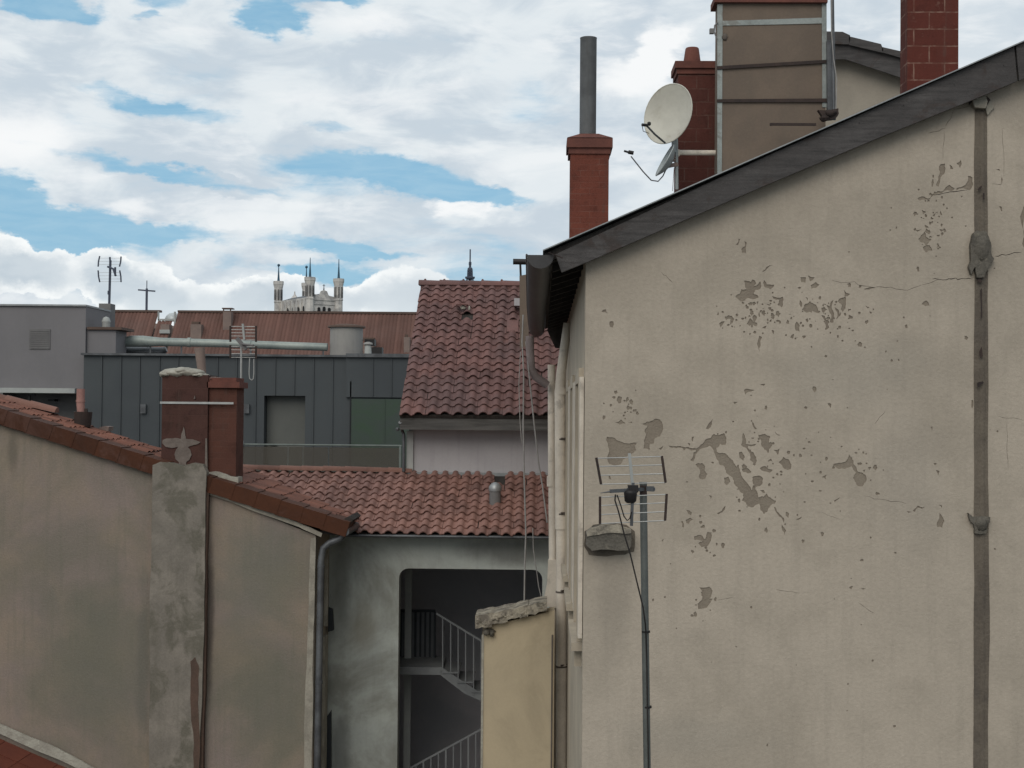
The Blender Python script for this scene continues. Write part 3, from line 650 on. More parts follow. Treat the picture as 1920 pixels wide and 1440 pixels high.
for px, py, s_, lab in ((690, 652, 9, 'small white vent cowl beside the wide tank'),):
    c = P(px, 662, 38.6); t = thing('vent_cowl', lab, 'vent', (c.x, 38.6, zt+.06)); b = MB(); b.lathe((c.x, 38.6, 0), [(.10, zt+.06), (.09, Z(px, 650, 38.6)), (.07, Z(px, 647, 38.6))], 14); b.build('vent_pipe', M['ledge'], t)
    b = MB(); b.lathe((c.x, 38.6, 0), [(.13, Z(px, 646, 38.6)), (.12, Z(px, 643, 38.6)), (.04, Z(px, 641, 38.6))], 14); b.build('vent_cap', M['tank'], t)
b = MB(); b.pbox(684, 636, 702, 648, 39.6, .4); b.pbox(695, 651, 716, 663, 39.4, .4); tag(b.build('air_unit', M['black']), 'dark machine box behind the white vent cowl', 'machine')

# ================================================================== GREY BLOCK WITH LEDGE
D = 38.3; gb = thing('grey_rendered_block', 'plain light grey rendered block with a square vent and white canopy ledge', 'building', (P(60, 700, D).x, D, 0))
x0, x1 = X(-260, 650, D), X(160, 650, D); zt2 = Z(60, 574, D)
mb = MB(); mb.box((x0, D, Z(80, 736, D)), (x1, D+2.2, zt2)); mb.build('wall', M['greybox'], gb)
mb = MB(); mb.box((x0, D+.9, zf-6), (X(158, 760, D), D+2.2, Z(80, 737, D))); mb.box((x0, D+.01, zf-6), (X(5, 760, D), D+.9, Z(80, 737, D))); mb.build('recess_wall', M['greyside'], gb)
mb = MB(); mb.pbox(55, 617, 94, 655, D-.02, .018); v = mb.build('wall_vent', M['greyside'], gb)
mb = MB()
for i in range(9): mb.pbox(57, 620+i*4, 92, 621.5+i*4, D-.03, .01)
mb.build('slat', M['greyside'], v)
mb = MB(); mb.box((x0, D-.06, zt2+.002), (x1+.02, D+2.2, zt2+.05)); mb.build('parapet_cap', M['zinc'], gb)
mb = MB(); mb.box((X(5, 730, D), D-.35, Z(80, 737, D)), (X(148, 730, D), D-.002, Z(80, 728, D))); mb.build('canopy_ledge', M['ledge'], gb)
mb = MB(); mb.pbox(52, 739, 56, 757, D-.1, .05); mb.pbox(45, 738, 66, 741, D-.12, .08); mb.build('bracket', M['black'], gb); mb = MB(); mb.pbox(90, 748, 102, 752, D+.5, .3); mb.build('bracket', M['black'], gb)
# stone box + mast aerial on it
D = 40.6
mb = MB(); mb.pbox(185, 569, 207, 625, D, .45); tag(mb.build('stack_block', M['greyside']), 'small grey square stack carrying the tall aerial mast', 'stack')
m0 = P(204, 575, D+.2); an = thing('mast_aerial', 'dark television aerial with curved reflector bars on a tall mast against the sky', 'antenna', m0)
mb = MB(); mb.tube([P(204, 600, D+.2), P(207, 488, D+.2)], .035, 10); mb.pbox(201.5, 545, 204, 552, D+.15, .1); mb.build('mast', M['tower'], an)
for x0_, yy0, x1_, yy1 in ((187,480,184,500),(184,507,187,529),(227,481,224,500),(224.5,507,227,529)):
    mb = MB(); a = P(x0_, yy0, D+.2); b_ = P(x1_, yy1, D+.2); mm = (a+b_)/2+Vector((-.012 if x0_ < 200 else .012, 0, 0)); mb.tube([a, mm, b_], .022, 8); mb.build('reflector_bar', M['tower'], an)
mb = MB()
for y in (484, 490, 496, 511, 517, 523, 528): mb.tube([P(186, y, D+.2), P(226, y, D+.2)], .0045, 6)
mb.build('reflector_rod', M['alu'], an)
mb = MB(); mb.tube([P(202, 500, D+.2), P(212, 504, D+.1), P(217, 517, D)], .03, 8); mb.tube([P(216, 501, D), P(216, 517, D)], .03, 8); mb.tube([P(206, 482, D+.2), P(207, 500, D+.2)], .028, 8); mb.build('boom', M['tower'], an)
D = 40.55; c = P(183, 593, D); t = thing('small_dish', 'tiny grey satellite dish at the corner of the grey block', 'satellite dish', c)
mb = MB(); mb.lathe((0,0,0), [(.01,.0),(.08,.01),(.13,.03),(.135,.035),(.08,.02),(.01,.012)], 16); R_ = Matrix.Rotation(math.radians(80), 3, 'X'); mb.v = [c+R_@p for p in mb.v]; mb.build('dish', M['tank'], t)
mb = MB(); mb.tube([c+Vector((0,.05,0)), P(187, 612, D)], .02, 8); mb.build('dish_arm', M['zincdark'], t)
c = P(199, 612, 38.8); t = thing('white_vent_pot', 'white rounded vent pot on the plant box lid', 'vent', c)
mb = MB(); z0 = c.z; mb.lathe((c.x, 38.8, 0), [(.11, z0-.05), (.11, z0+.10), (.12, z0+.12), (.12, z0+.15), (.08, z0+.24), (.02, z0+.27)], 16); mb.build('pot', M['ledge'], t)
# ================================================================== UPPER HOUSE (grey wall, steep tiled roof)
uw = 23.75; ue = 23.3
uh = thing('upper_tiled_house', 'pale grey house with steep wavy tiled roof and broad grey fascia behind the lower roof', 'house', (P(880, 800, uw).x, uw+2, 0))
xL = X(766, 845, uw); xR = .42
ztop = Z(900, 800, uw)
mb = MB(); mb.box((xL, uw, 12.42), (xR, uw+9, ztop+.25)); 
# gable side under the roof slope
pr = P(785, 535, 27.1); pe = P(750, 775, ue)
mb.prism([(xL+.01, uw+.1, ztop+.2), (xL+.01, 27.3, pr.z-.12), (xL+.01, 31.0, ztop+.2)], (xR-xL-.02, 0, 0)); mb.build('wall', M['lilac'], uh)
mb = MB(); mb.box((xL-.03, uw-.05, 0), (X(775, 850, uw), uw-.002, Z(770, 808, uw))); mb.build('corner_trim', M['ledge'], uh)
mb = MB(); mb.box((X(750,790,ue), ue, Z(880, 806.5, ue)), (xR+.1, ue+.06, Z(880, 779, ue))); mb.box((X(750,790,ue)+.02, ue+.06, Z(880,805,ue)), (xR, uw, Z(880,802,ue))); mb.build('fascia_board', M['fascia'], uh)
O = Vector((pe.x, ue-.05, pe.z-.02)); top = Vector((0, 27.1, pr.z)); Lr = Vector((0, 27.1-ue+.05, pr.z-O.z)); V = Lr.normalized(); n = 20; e = Lr.length/n
mb = MB(); slope_w = X(1040,775,ue)-O.x; w = .2125; nu = int((.42-O.x)/w)+1
Nn = Vector((1,0,0)).cross(V)
def upclip(c_, c, r):
    return not ((c == 4 and 14 <= r <= 14) or (c in (8,) and r in (12, 13)))
tile_roof(mb, O, (1,0,0), V, nu, n, w, e, .052, clip=upclip, seed=5, K=12)
# plain slab tile (smooth patch) and torn tile
p = O+V*(12.0*e)+Vector((1,0,0))*(8.0*w); mb.add([p+Nn*.03, p+Vector((w,0,0))+Nn*.03, p+Vector((w,0,0))+V*(2.15*e)+Nn*.03, p+V*(2.15*e)+Nn*.03], [(0,1,2,3)], 0, False, .9)
rf = mb.build('roof', M['tile1'], uh)
mb = MB(); mb.prism([O-Nn*.06, O+Lr-Nn*.06, O+Lr-Nn*.01, O-Nn*.01], (nu*w, 0, 0)); mb.prism([O+Lr-Nn*.06, O+Lr-Nn*.01, (O.x, 31.2, O.z), (O.x, 31.2, O.z-.06)], (nu*w, 0, 0)); mb.build('roof_deck', M['soffit'], uh)
mb = MB(); a = O+Lr+Vector((-.02, 0, .0)); mb.box((a.x+.02, a.y-.10, a.z-.12), (a.x+nu*w, a.y+.12, a.z+.03)); ridge_caps(mb, a, a+Vector((nu*w+.05, 0, 0)), .10, 7, arc=1.3)
for i in range(8): mb.lathe((a.x+.1+i*.37, a.y, a.z+.06), [(.02, 0), (.025, .05), (.012, .07)], 8)
mb.build('ridge_caps', M['tile1'], uh)
p = P(868, 577, 26.15); vt = MB(); vt.blob(p, .05, .04, .04, 3, .3, 1); vt.blob(p+Vector((.12, -.02, -.01)), .02, .02, .045, 4, .2, 1); vt.box(p+Vector((-.13, -.08, .05)), p+Vector((.09, .06, .065)), 0)
tag(vt.build('broken_roof_vent', [M['tile1'], M['mortar']]), 'broken tile vent with white mortar bits near the upper roof ridge', 'vent')
t = MB(); t.pbox(964, 559, 978, 573, 26.0, .3); tag(t.build('roof_box', M['lilac']), 'small pale square box on the upper roof beside the dark gutter', 'box')
# eave pipe + downpipe
dp = MB(); D = uw-.1
dp.tube([P(750, 792, ue), P(754, 807, D), P(757, 815, D), P(757, 884, D)], .028, 10); dp.lathe(P(745.5, 805, ue), [(.02,-.03),(.035,0),(.02,.03)], 10)
tag(dp.build('dark_downpipe', M['zincdark']), 'thin dark green downpipe at the corner of the pale grey house', 'downpipe')
mb = MB(); mb.box((xL, uw-.07, Z(900, 893, uw)), (xR, uw-.003, Z(900, 886, uw))); mb.build('flashing', M['zinc'], uh)
# stack with T cowl
D = 25.0; t = thing('rendered_stack', 'slim rendered chimney with a dark T-shaped cowl beside the gutter end', 'chimney', P(983, 600, D))
mb = MB(); mb.pprism([(974,517),(990,514),(992,700),(975,700)], D, .35); mb.build('stack_body', M['boxrender'], t)
mb = MB(); mb.tube([P(976.5, 520, D+.1), P(975.5, 494, D+.1)], .02, 10); mb.tube([P(962, 490.5, D+.1), P(991, 491, D+.1)], .052, 14); mb.build('cowl', M['black'], t)

# ================================================================== MIDDLE HOUSE WITH THE OPENING
me_, mw, mr_ = 21.5, 21.9, 23.73
sl = math.radians(20.6)
mh = thing('courtyard_house', 'grey house with low tiled roof and large round-cornered stairwell opening', 'house', (P(830, 1100, mw).x, mw+1, 0))
OE = P(650, 1000, me_); Vm = Vector((0, math.cos(sl), math.sin(sl))); Lm = (mr_-me_)/math.cos(sl); zeave = Z(850, 1002, me_)
w = .1815; e = Lm/10; O = Vector((OE.x, me_, zeave-.01))
def valley_x(y): return OE.x-(y-me_)*1.02
x_start = O.x-15*w; nu = int((.42-x_start)/w)+1
mb = MB(); tile_roof(mb, (x_start, me_, O.z), (1,0,0), Vm, nu, 10, w, e, .045, clip=lambda c_, c, r: c_.x > valley_x(c_.y)-.04 and not (abs(c_.x-X(927,950,22.4)) < .09 and 3 <= r <= 9 and r in (8, 9)), seed=11, K=12)
mb.build('roof', M['tile2'], mh)
Nm = Vector((1,0,0)).cross(Vm); mb = MB(); o0 = Vector((OE.x+.02, me_+.02, O.z)); mb.prism([o0-Nm*.05, o0+Vm*Lm-Nm*.05, o0+Vm*Lm-Nm*.008, o0-Nm*.008], (.42-OE.x-.02, 0, 0)); mb.prism([o0-Nm*.05, Vector((valley_x(mr_), mr_, o0.z+Lm*math.sin(sl)))-Nm*.05, o0+Vm*Lm-Nm*.05], (0,0,.03)); mb.build('roof_deck', M['soffit'], mh)
a = Vector((valley_x(mr_)-.25, mr_, O.z+Lm*math.sin(sl)+.03)); mb = MB(); ridge_caps(mb, a+Vector((0,0,.012)), Vector((xL+.05, mr_, a.z-.012)), .075, 9, arc=1.1); mb.build('ridge_caps', M['ridge'], mh)
mb = MB(); mb.box((OE.x-.1, me_+.02, zeave-.045), (.42, me_+.10, zeave-.012)); mb.tube([(OE.x-.05, me_-.0, zeave-.035), (.42, me_-.0, zeave-.035)], .022, 8); mb.build('eave_gutter', M['zincdark'], mh)
xl_ = X(612, 1200, mw); ox0, ox1, oz1 = X(747, 1200, mw), X(1016, 1200, mw), Z(880, 1067, mw)
mb = MB(); wall_with_holes(mb, [(xl_, 0), (.42, 0), (.42, zeave+.12), (xl_, zeave+.12)], [rrect(ox0, 3.0, ox1, oz1, .15)], mw, .25, 0)
mb.build('wall', M['middle'], mh)
# stairwell room
mb = MB(); yb = 26.2
mb.box((xl_, yb, 0), (.42, yb+.2, zeave+.6)); mb.box((ox0-1.3, mw+.26, 0), (ox0-1.1, yb, zeave+.3)); mb.box((.2, mw+.26, 0), (.41, uw-.01, zeave+.3)); mb.box((.1, uw, 0), (.35, yb, zeave+.3))
mb.box((xl_+.01, mw+.26, zeave-.16), (.4, yb+.1, zeave-.10)); mb.box((-7, uw, 0), (ox0-1.31, uw+.2, 12.4))
mb.build('stairwell_wall', M['inner'], mh)
# (the pale house stands on the rear of the stairwell: its wall starts above)
t = thing('stair_flight', 'white painted steel stair with landing inside the round-cornered opening', 'stairs', P(830, 1300, 23.0))
Ds = 22.9
mb = MB(); mb.box((ox0-.28, Ds, Z(790, 1265, Ds)), (X(828, 1260, Ds), Ds+1.1, Z(790, 1251, Ds))); mb.build('landing', M['stairpaint'], t)
mb = MB(); mb.pprism([(826,1250),(905,1302),(905,1316),(870,1300),(826,1266)], Ds, .04); mb.build('stringer', M['stairpaint'], t)
for i in range(4):
    a_ = (830+i*27, 1262+i*18); mb = MB(); mb.box((X(a_[0], a_[1], Ds), Ds-.02, Z(*a_, Ds)), (X(a_[0]+30, a_[1], Ds), Ds+.9, Z(a_[0], a_[1]-2.5, Ds))); mb.build('tread', M['stairpaint'], t)
mb = MB(); mb.bar(P(818, 1150, Ds), P(910, 1206, Ds), .03); mb.build('handrail', M['stairpaint'], t)
for i, px in enumerate((830, 845, 859, 873, 888, 902)):
    yt = 1150+(px-818)*.61; mb = MB(); mb.bar(P(px, yt, Ds), P(px, yt+107+ (i*1.0), Ds), .018); mb.build('baluster', M['stairpaint'], t)
t2 = thing('landing_gate', 'dark slatted metal gate standing on the stair landing', 'gate', P(785, 1245, 23.5))
mb = MB(); Dg = Ds+.9
for px in (753,762,771,781,790,799,808): mb.pbox(px, 1148, px+5.5, 1243, Dg, .02)
mb.build('slat', M['gate'], t2); mb = MB(); mb.pbox(735, 1143, 816, 1246, Dg+.03, .02); mb.pbox(748, 1143, 816, 1147, Dg-.01, .035); mb.pbox(813, 1147, 817, 1246, Dg-.01, .04); mb.pbox(748, 1243, 812, 1246, Dg-.01, .03); mb.build('gate_frame_and_backing', M['innerdark'], t2)  # dark sheet behind the slats is added, standing in for shaded gaps
t3 = thing('lower_stair_railing', 'white metal stair railing rising behind the ochre wall at the foot of the opening', 'railing', P(850, 1440, 22.4))
Dl = 22.5; mb = MB(); mb.bar(P(740, 1456, Dl), P(930, 1352, Dl), .028); mb.bar(P(740, 1530, Dl), P(930, 1426, Dl), .03); mb.build('handrail', M['stairpaint'], t3)
for i in range(13):
    px = 752+i*14; yt = 1456-(px-740)*.547; mb = MB(); mb.bar(P(px, yt, Dl), P(px, yt+74, Dl), .018 if i % 3 else .026); mb.build('baluster', M['stairpaint'], t3)
mb = MB(); mb.box((ox0-.25, Ds-.2, Z(800, 1560, Ds)), (.1, yb-.01, Z(800, 1550, Ds))); mb.build('lower_floor', M['inner'], mh)
# roof vent
D = 22.6; c = P(928, 960, D); t = thing('metal_roof_vent', 'short galvanised vent pipe with bright hood on the low tiled roof', 'vent', c)
mb = MB(); zb = Z(928, 955, D); mb.lathe((c.x, D, 0), [(.095, zb-.12), (.09, Z(928, 920, D))], 20); mb.build('vent_pipe', M['greyside'], t)
mb = MB(); mb.lathe((c.x, D, 0), [(.10, Z(928, 921, D)), (.105, Z(928, 918, D)), (.10, Z(928, 912, D)), (.06, Z(928, 906, D)), (.02, Z(928, 904, D))], 20); mb.build('vent_hood', M['zinc'], t)
mb = MB(); mb.box((c.x-.12, D-.28, zb-.22), (c.x+.12, D+.1, zb-.20)); mb.v = [p+Vector((0,0,(p.y-D)*.37+.12)) for p in mb.v]; mb.build('vent_base', M['greyside'], t)

# ================================================================== LEFT HOUSE
lD = 20.5
lh = thing('gable_house', 'house with stained greenish plaster gable and clay verge tiles stepping down', 'house', (P(300, 1100, lD).x, lD+1.5, 0))
top = [(-260,712),(0,800),(60,818),(290,890),(300,893)]
poly = [(P(x, y, lD).x, P(x, y, lD).z) for x, y in [(-260,716),(0,797),(290,884),(592,1004)]]
poly = [(poly[0][0], 0)]+poly+[(poly[-1][0]-.02, 0)]
mb = MB(); mb.prism([(x, lD, z) for x, z in poly], (0, 1.35, 0)); xk = X(310, 900, lD+1.3); mb.box((xk, lD+1.34, 0), (poly[-1][0]-.01, lD+2.3, poly[-2][1]-.05)); mb.build('wall', M['leftwall'], lh)
# roof plane helper: z as function of x, from verge top edge line
A1, A2 = P(0, 766, lD-.1), P(640, 975, lD-.1)
slp = (A2.z-A1.z)/(A2.x-A1.x)
def lz(x): return A1.z+(x-A1.x)*slp
# verge tiles: box-shaped, one after another down the slope
xa = X(-200, 720, lD-.1); xb = X(656, 975, lD-.1); tl = .335; nv = int((xb-xa)/tl); sdn = Vector((1, 0, slp)).normalized(); N2 = Vector((-sdn.z, 0, sdn.x))
mb = MB(); rn = random.Random(5); hz = .225
for i in range(nv+1):
    x0_ = xb-(i+1)*tl; p0 = Vector((x0_, lD-.11, lz(x0_))); lift = .012; r_ = rn.random(); q = []
    for s_, lf in ((-.03, 0.0), (tl/sdn.x, lift)):
        for dy in (0, .55):
            for dz in (-hz, 0): q.append(p0+sdn*s_+N2*(lf+dz+ (0 if dz else 0))+Vector((0, dy-(.006 if s_ > 0 else 0), 0)))
    # order: s0:(dy0,lo),(dy0,hi),(dy1,lo),(dy1,hi); s1 the same
    mb.add(q, [(0,4,5,1),(1,5,7,3),(4,6,7,5),(0,1,3,2)], 0, False, r_)
mb.build('verge_tiles', M['vergetile'], lh)
mb = MB(); pp = [(-60,778.5),(0,794),(150,840),(290,886),(390,925),(600,1006),(606,1001),(390,917),(290,878),(150,831),(0,785),(-60,768)]
mb.pprism(jag([(-60,776),(0,793),(150,841),(292,889),(292,881),(150,832),(0,785),(-60,768)], .02, 2, 4), lD-.06, .055); mb.pprism(jag([(388,926),(560,988),(602,1007),(604,1000),(560,980),(388,917)], .02, 2, 5), lD-.06, .055); mb.build('mortar_bed', M['stripe'], lh)
# slope behind the verge: rows run down the slope
yv0, yv1 = lD+.40, 23.35; w = .2; e = .30
xb2 = xb+.02; O = Vector((xb2, yv1+.02, lz(xb2)-.02)); U = Vector((0,-1,0)); V = -sdn; nu = int((yv1-yv0)/w)+1; nvv = int((xb2-xa)/e)
def lclip(c_, c, r): return c_.x < valley_x(c_.y)-.02 and (c_.y < 21.95 or c_.x > X(330, 850, 22))
def lflat(c_): return .45 if c_.y > yv0+.1 else .2
mb = MB(); tile_roof(mb, O, U, V, nu, nvv, w, e, .05, clip=lclip, seed=21, K=10, lip=.008, flatfn=lambda c_: .5 if c_.x < X(300,840,22) else .25); mb.build('roof', M['lefttile'], lh)
mb = MB(); pts = [Vector((xa, lD+.02, lz(xa)-.06)), Vector((xb-.05, lD+.02, lz(xb-.05)-.06)), Vector((xb-.05, me_, lz(xb-.05)-.06)), Vector((valley_x(23.4), 23.4, lz(valley_x(23.4))-.06)), Vector((-6.2, 23.4, lz(-6.2)-.06)), Vector((-5.6, 21.95, lz(-5.6)-.06)), Vector((xa, 21.95, lz(xa)-.06))]
mb.add(pts+[p-Vector((0,0,.12)) for p in pts], [(0,1,2,3,4,5,6),(13,12,11,10,9,8,7)]+[(i, i+7, (i+1)%7+7, (i+1)%7) for i in range(7)]); mb.build('roof_deck', M['soffit'], lh)
mb = MB(); ridge_caps(mb, P(-120, 722, 21.9), P(104, 773, 21.8), .09, 5); mb.build('hip_caps', M['ridge'], lh)
# right eave end, gutter and pipe
mb = MB(); mb.pprism([(596,1000),(640,1004),(662,975),(655,968),(620,985)], lD+.02, .9); mb.build('eave_end', M['soffit'], lh)
mb = MB(); g0 = P(648, 996, lD); mb.tube([(g0.x, lD-.1, g0.z), (g0.x, me_+.1, g0.z-.01)], .065, 12); mb.tube([P(646, 1000, lD), P(638, 1010, lD), P(618, 1018, lD), P(606, 1028, lD), P(602, 1050, lD-.02), P(594, 1480, lD-.02)], .05, 14)
mb.tube([P(598, 1276, lD-.02), P(598, 1282, lD-.02)], .056, 14); mb.tube([P(602, 1060, lD-.02), P(602, 1064, lD-.02)], .056, 14); mb.build('gutter_pipe', M['zincdark'], lh)
mb = MB(); mb.pprism(jag([(583,1009),(592,1008),(586,1250),(582,1480),(570,1480),(575,1250)], .012, 4, 9), lD-.03, .028); mb.build('corner_strip', M['stripe'], lh)
# side wall strips and shutters seen edge-on between the houses
xs_ = X(590, 1200, lD)
mb = MB(); mb.box((xs_-.02, lD+.9, Z(612, 1176, 21.3)), (xs_+.05, 21.45, Z(612, 1025, 21.3))); mb.build('side_shutter', M['stripe'], lh)
mb = MB(); mb.box((xs_-.02, lD+.8, 0), (xs_+.03, 21.6, Z(610, 1195, 21.3))); mb.build('side_plaster', M['stripe'], lh)
mb = MB(); mb.pprism([(615,1140),(623,1143),(625,1182),(615,1185)], 21.62, .1); mb.build('shutter_hinge', M['innerdark'], lh); mb = MB(); mb.pprism([(612,1345),(620,1333),(620,1480),(612,1480)], 21.62, .1); mb.build('side_shutter', M['innerdark'], lh)
# rendered flue on the gable
fl = MB(); fD = lD-.16
fl.pprism(jag([(286,872),(300,866),(322,868),(342,874),(362,868),(380,871),(387,885),(384,1060),(380,1250),(371,1500),(277,1500),(281,1250),(284,1000)], .012, 3, 2), fD, .16)
fl.build('rendered_flue', M['flue'], lh)
mb = MB(); mb.pprism(jag([(384,884),(391,900),(388,1100),(380,1500),(372,1500),(377,1250),(381,1060)], .01, 3, 3), fD+.05, .09); mb.build('flue_edge', M['rust'], lh)
mb = MB(); mb.pprism(jag([(357,1240),(366,1232),(373,1250),(372,1330),(371,1500),(362,1500),(358,1330)], .04, 3, 6), fD-.004, .003); mb.build('rust_stain', M['rust'], lh)
# big brick chimney
cD = 20.75; ch = thing('double_brick_chimney', 'stained double brick chimney with lumpy white mortar cap and pale metal strap', 'chimney', P(372, 880, cD))
mb = MB(); mb.pbox(303, 703, 389, 905, cD, .62); b1 = mb.build('flue_block', M['sootblock'], ch)
mb = MB(); mb.pbox(391, 725, 443, 915, cD+.05, .5); mb.build('flue_block', M['flue2'], ch)
mb = MB(); mb.pbox(388, 716, 449, 727, cD, .6); mb.pbox(386, 708, 443, 716, cD+.03, .54); mb.build('cap_course', M['terracap'], ch)
mb = MB(); rn = random.Random(8)
for px, py, rx_, rz_ in ((335,701,.27,.085),(355,700,.24,.075),(318,703,.13,.06),(376,704,.12,.035),(345,696,.16,.06)):
    mb.blob(P(px, py, cD+.26), rx_, .31, rz_, px, .09, n=22, k=12)
for i in range(4): mb.blob(P(312+i*21, 703+rn.uniform(-1,1), cD+.03), .05, .05, .03, i, .2)
mb.build('mortar_cap', M['mortar'], ch)
mb = MB(); 
for i in range(6): q = P(392+i*8, 710-.3*i+(i*.6), cD+.25); mb.blob(q, .06, .22, .035-.003*i, 30+i, .2)
mb.build('mortar_fillet', M['smear'], ch)
mb = MB(); x0_, x1_ = X(303, 755, cD)-.012, X(438, 757, cD); zz_ = Z(370, 755.5, cD); mb.box((x0_, cD-.014, zz_-.016), (x1_, cD-.002, zz_+.016)); mb.box((x0_-.01, cD-.014, zz_-.016), (x0_, cD+.64, zz_+.016)); mb.build('metal_strap', M['alu'], ch)
mb = MB(); q0 = ([(304,831),(305,825),(312,822),(322,822),(330,821),(339,823),(340,814),(343,806),(344,800),(346,806),(347,815),(349,823),(362,824),(376,829),(370,833),(361,835),(352,838),(357,844),(359,853),(355,862),(349,866),(349,872),(336,872),(335,866),(329,861),(327,852),(330,843),(334,838),(322,840),(311,838)])
mb.pprism(q0, cD-.016, .014); mb.build('mortar_smear', M['smear'], ch); mb = MB(); mb.pprism([(385,822),(388,822),(389,880),(384,880)], cD-.02, .018); mb.build('mortar_smear', M['smear'], ch); mb = MB(); mb.pprism([(363,748),(365,741),(366,748)], cD-.02, .018); mb.build('mortar_smear', M['smear'], ch)
mb = MB(); mb.pprism(jag([(390,886),(402,884),(430,893),(446,895),(446,908),(428,905),(408,899),(390,896)], .06, 2, 7), cD-.03, .3); mb.build('mortar_flashing', M['mortar'], ch)
# leaning clay pot behind the chimney
t = thing('leaning_clay_pot', 'pinkish clay pot leaning behind the lumpy mortar cap of the double chimney', 'chimney pot', P(378, 710, 21.1))
mb = MB(); mb.tube([P(381, 720, 21.15), P(374, 652, 21.15)], .055, 14, r2=.078); mb.build('pot', M['farstack'], t)
# vent with dark collar
D = 21.6; t = thing('clay_roof_vent', 'pink clay vent pipe with black collar on the left tiled slope', 'vent', P(154, 795, D))
mb = MB(); mb.tube([P(154, 795, D), P(151, 757, D), P(151.5, 729, D)], .062, 16); mb.tube([P(151, 754, D), P(151, 750, D)], .07, 16); mb.build('vent_pipe', M['pink'], t)
mb = MB(); mb.tube([P(155, 800, D), P(156, 772, D)], .125, 18, r2=.14); mb.pbox(158, 766, 163, 774, D-.1, .05); mb.build('collar', M['iron'], t)
t = MB(); t.pprism([(183,808),(186,801),(196,799),(204,800),(203,808),(190,810)], 21.85, .25); tag(t.build('low_roof_vent', M['farstack']), 'low flat vent tile further down the left slope than the pink pipe', 'vent')
# aerial behind the chimney
D = 22.2; t = thing('grid_aerial', 'grey grid television aerial on thin mast in front of the zinc cladding', 'antenna', P(451, 880, D))
mb = MB(); mb.tube([P(451, 885, D), P(452.5, 650, D)], .016, 10); mb.build('mast', M['alu'], t)
for (xa_, ya_, yb_) in ((432,611,641),(480,611,641),(432,647,671),(480,649,673)):
    mb = MB(); mb.bar(P(xa_, ya_, D), P(xa_, yb_, D), .028); mb.build('reflector_end', M['iron'], t)
mb = MB()
for y in (612, 618, 624, 630, 637, 650, 656, 663, 670): mb.tube([P(432, y, D), P(480, y+.5, D)], .006, 6)
mb.build('reflector_rod', M['alu'], t)
mb = MB(); mb.bar(P(455, 607, D-.04), P(458, 637, D-.04), .03); mb.build('dipole', M['ledge'], t)
mb = MB(); mb.tube([P(453, 645, D-.05), P(475, 648, D-.3)], .018, 8); mb.bar(P(444, 634, D-.05), P(462, 655, D-.05), .05, .06); mb.build('boom', M['greyside'], t)
mb = MB(); lp = [P(468, 672, D-.1), P(467, 700, D-.1), P(468, 710, D-.1), P(472, 713, D-.1), P(475, 710, D-.1), P(476, 700, D-.1), P(476, 673, D-.1)]; mb.tube(lp, .008, 6); mb.build('cable_loop', M['alu'], t)
mb = MB(); mb.tube([P(438, 752, 21.35), P(452, 750, 21.6), P(456, 762, 21.6), P(444, 769, 21.4)], .014, 8); mb.tube([P(449, 771, 21.6), P(450, 800, 21.6)], .01, 8); mb.pbox(442, 768, 452, 773, 21.4, .05); tag(mb.build('mast_bracket', M['iron']), 'dark bent wall bracket sticking out from the side of the brick chimney', 'bracket')

# low orange roof in the near corner
oD = lD-.05
orf = thing('orange_roof', 'bright orange tiled roof corner meeting the stained gable under white flashing', 'roof', P(40, 1440, oD-1))
a, b = P(-330, 1238, oD), P(330, 1528, oD); dn = (b-a).normalized()
fwd = Vector((.05, -1, -.25)).normalized(); O = a+fwd*0
mb = MB(); Nn = dn.cross(fwd); Nn = -Nn if Nn.z < 0 else Nn
rn = random.Random(2); tw, th = .42, .36
for i in range(13):
    for j in range(10):
        sk_ = j*.10; p = a+dn*(i*tw-sk_)+fwd*(j*th+.05); r_ = rn.random(); l_ = rn.uniform(0,.006)
        q = [p+Nn*(.012+l_), p+dn*(tw-.008)+Nn*(.012+l_), p+dn*(tw-.008-.10)+fwd*(th+.02)+Nn*(.03+l_), p-dn*.10+fwd*(th+.02)+Nn*(.03+l_)]
        mb.add(q+[k-Nn*.02 for k in q], [(0,1,2,3),(3,2,6,7),(0,3,7,4),(1,5,6,2),(7,6,5,4)], 0, False, r_)
mb.build('roof_tiles', M['orange'], orf)
mb = MB(); mb.prism([a-Nn*.05, b-Nn*.05, b+fwd*3.6-Nn*.05, a+fwd*3.6-Nn*.05], -Nn*.1); mb.prism([(a.x+1.2, a.y-.1, 0), (b.x, a.y-.1, 0), (b.x, a.y-.1, b.z-1.6), (a.x+1.2, a.y-.1, b.z-1.6)], (0, -3.0, 0)); mb.build('roof_base', M['leftwall'], orf)
mb = MB(); mb.pprism(jag([(-330,1218),(0,1358),(90,1395),(172,1438),(330,1508),(330,1532),(172,1454),(90,1416),(0,1376),(-330,1238)], .012, 3, 8), oD-.03, .03); mb.build('flashing', M['mortar'], orf)
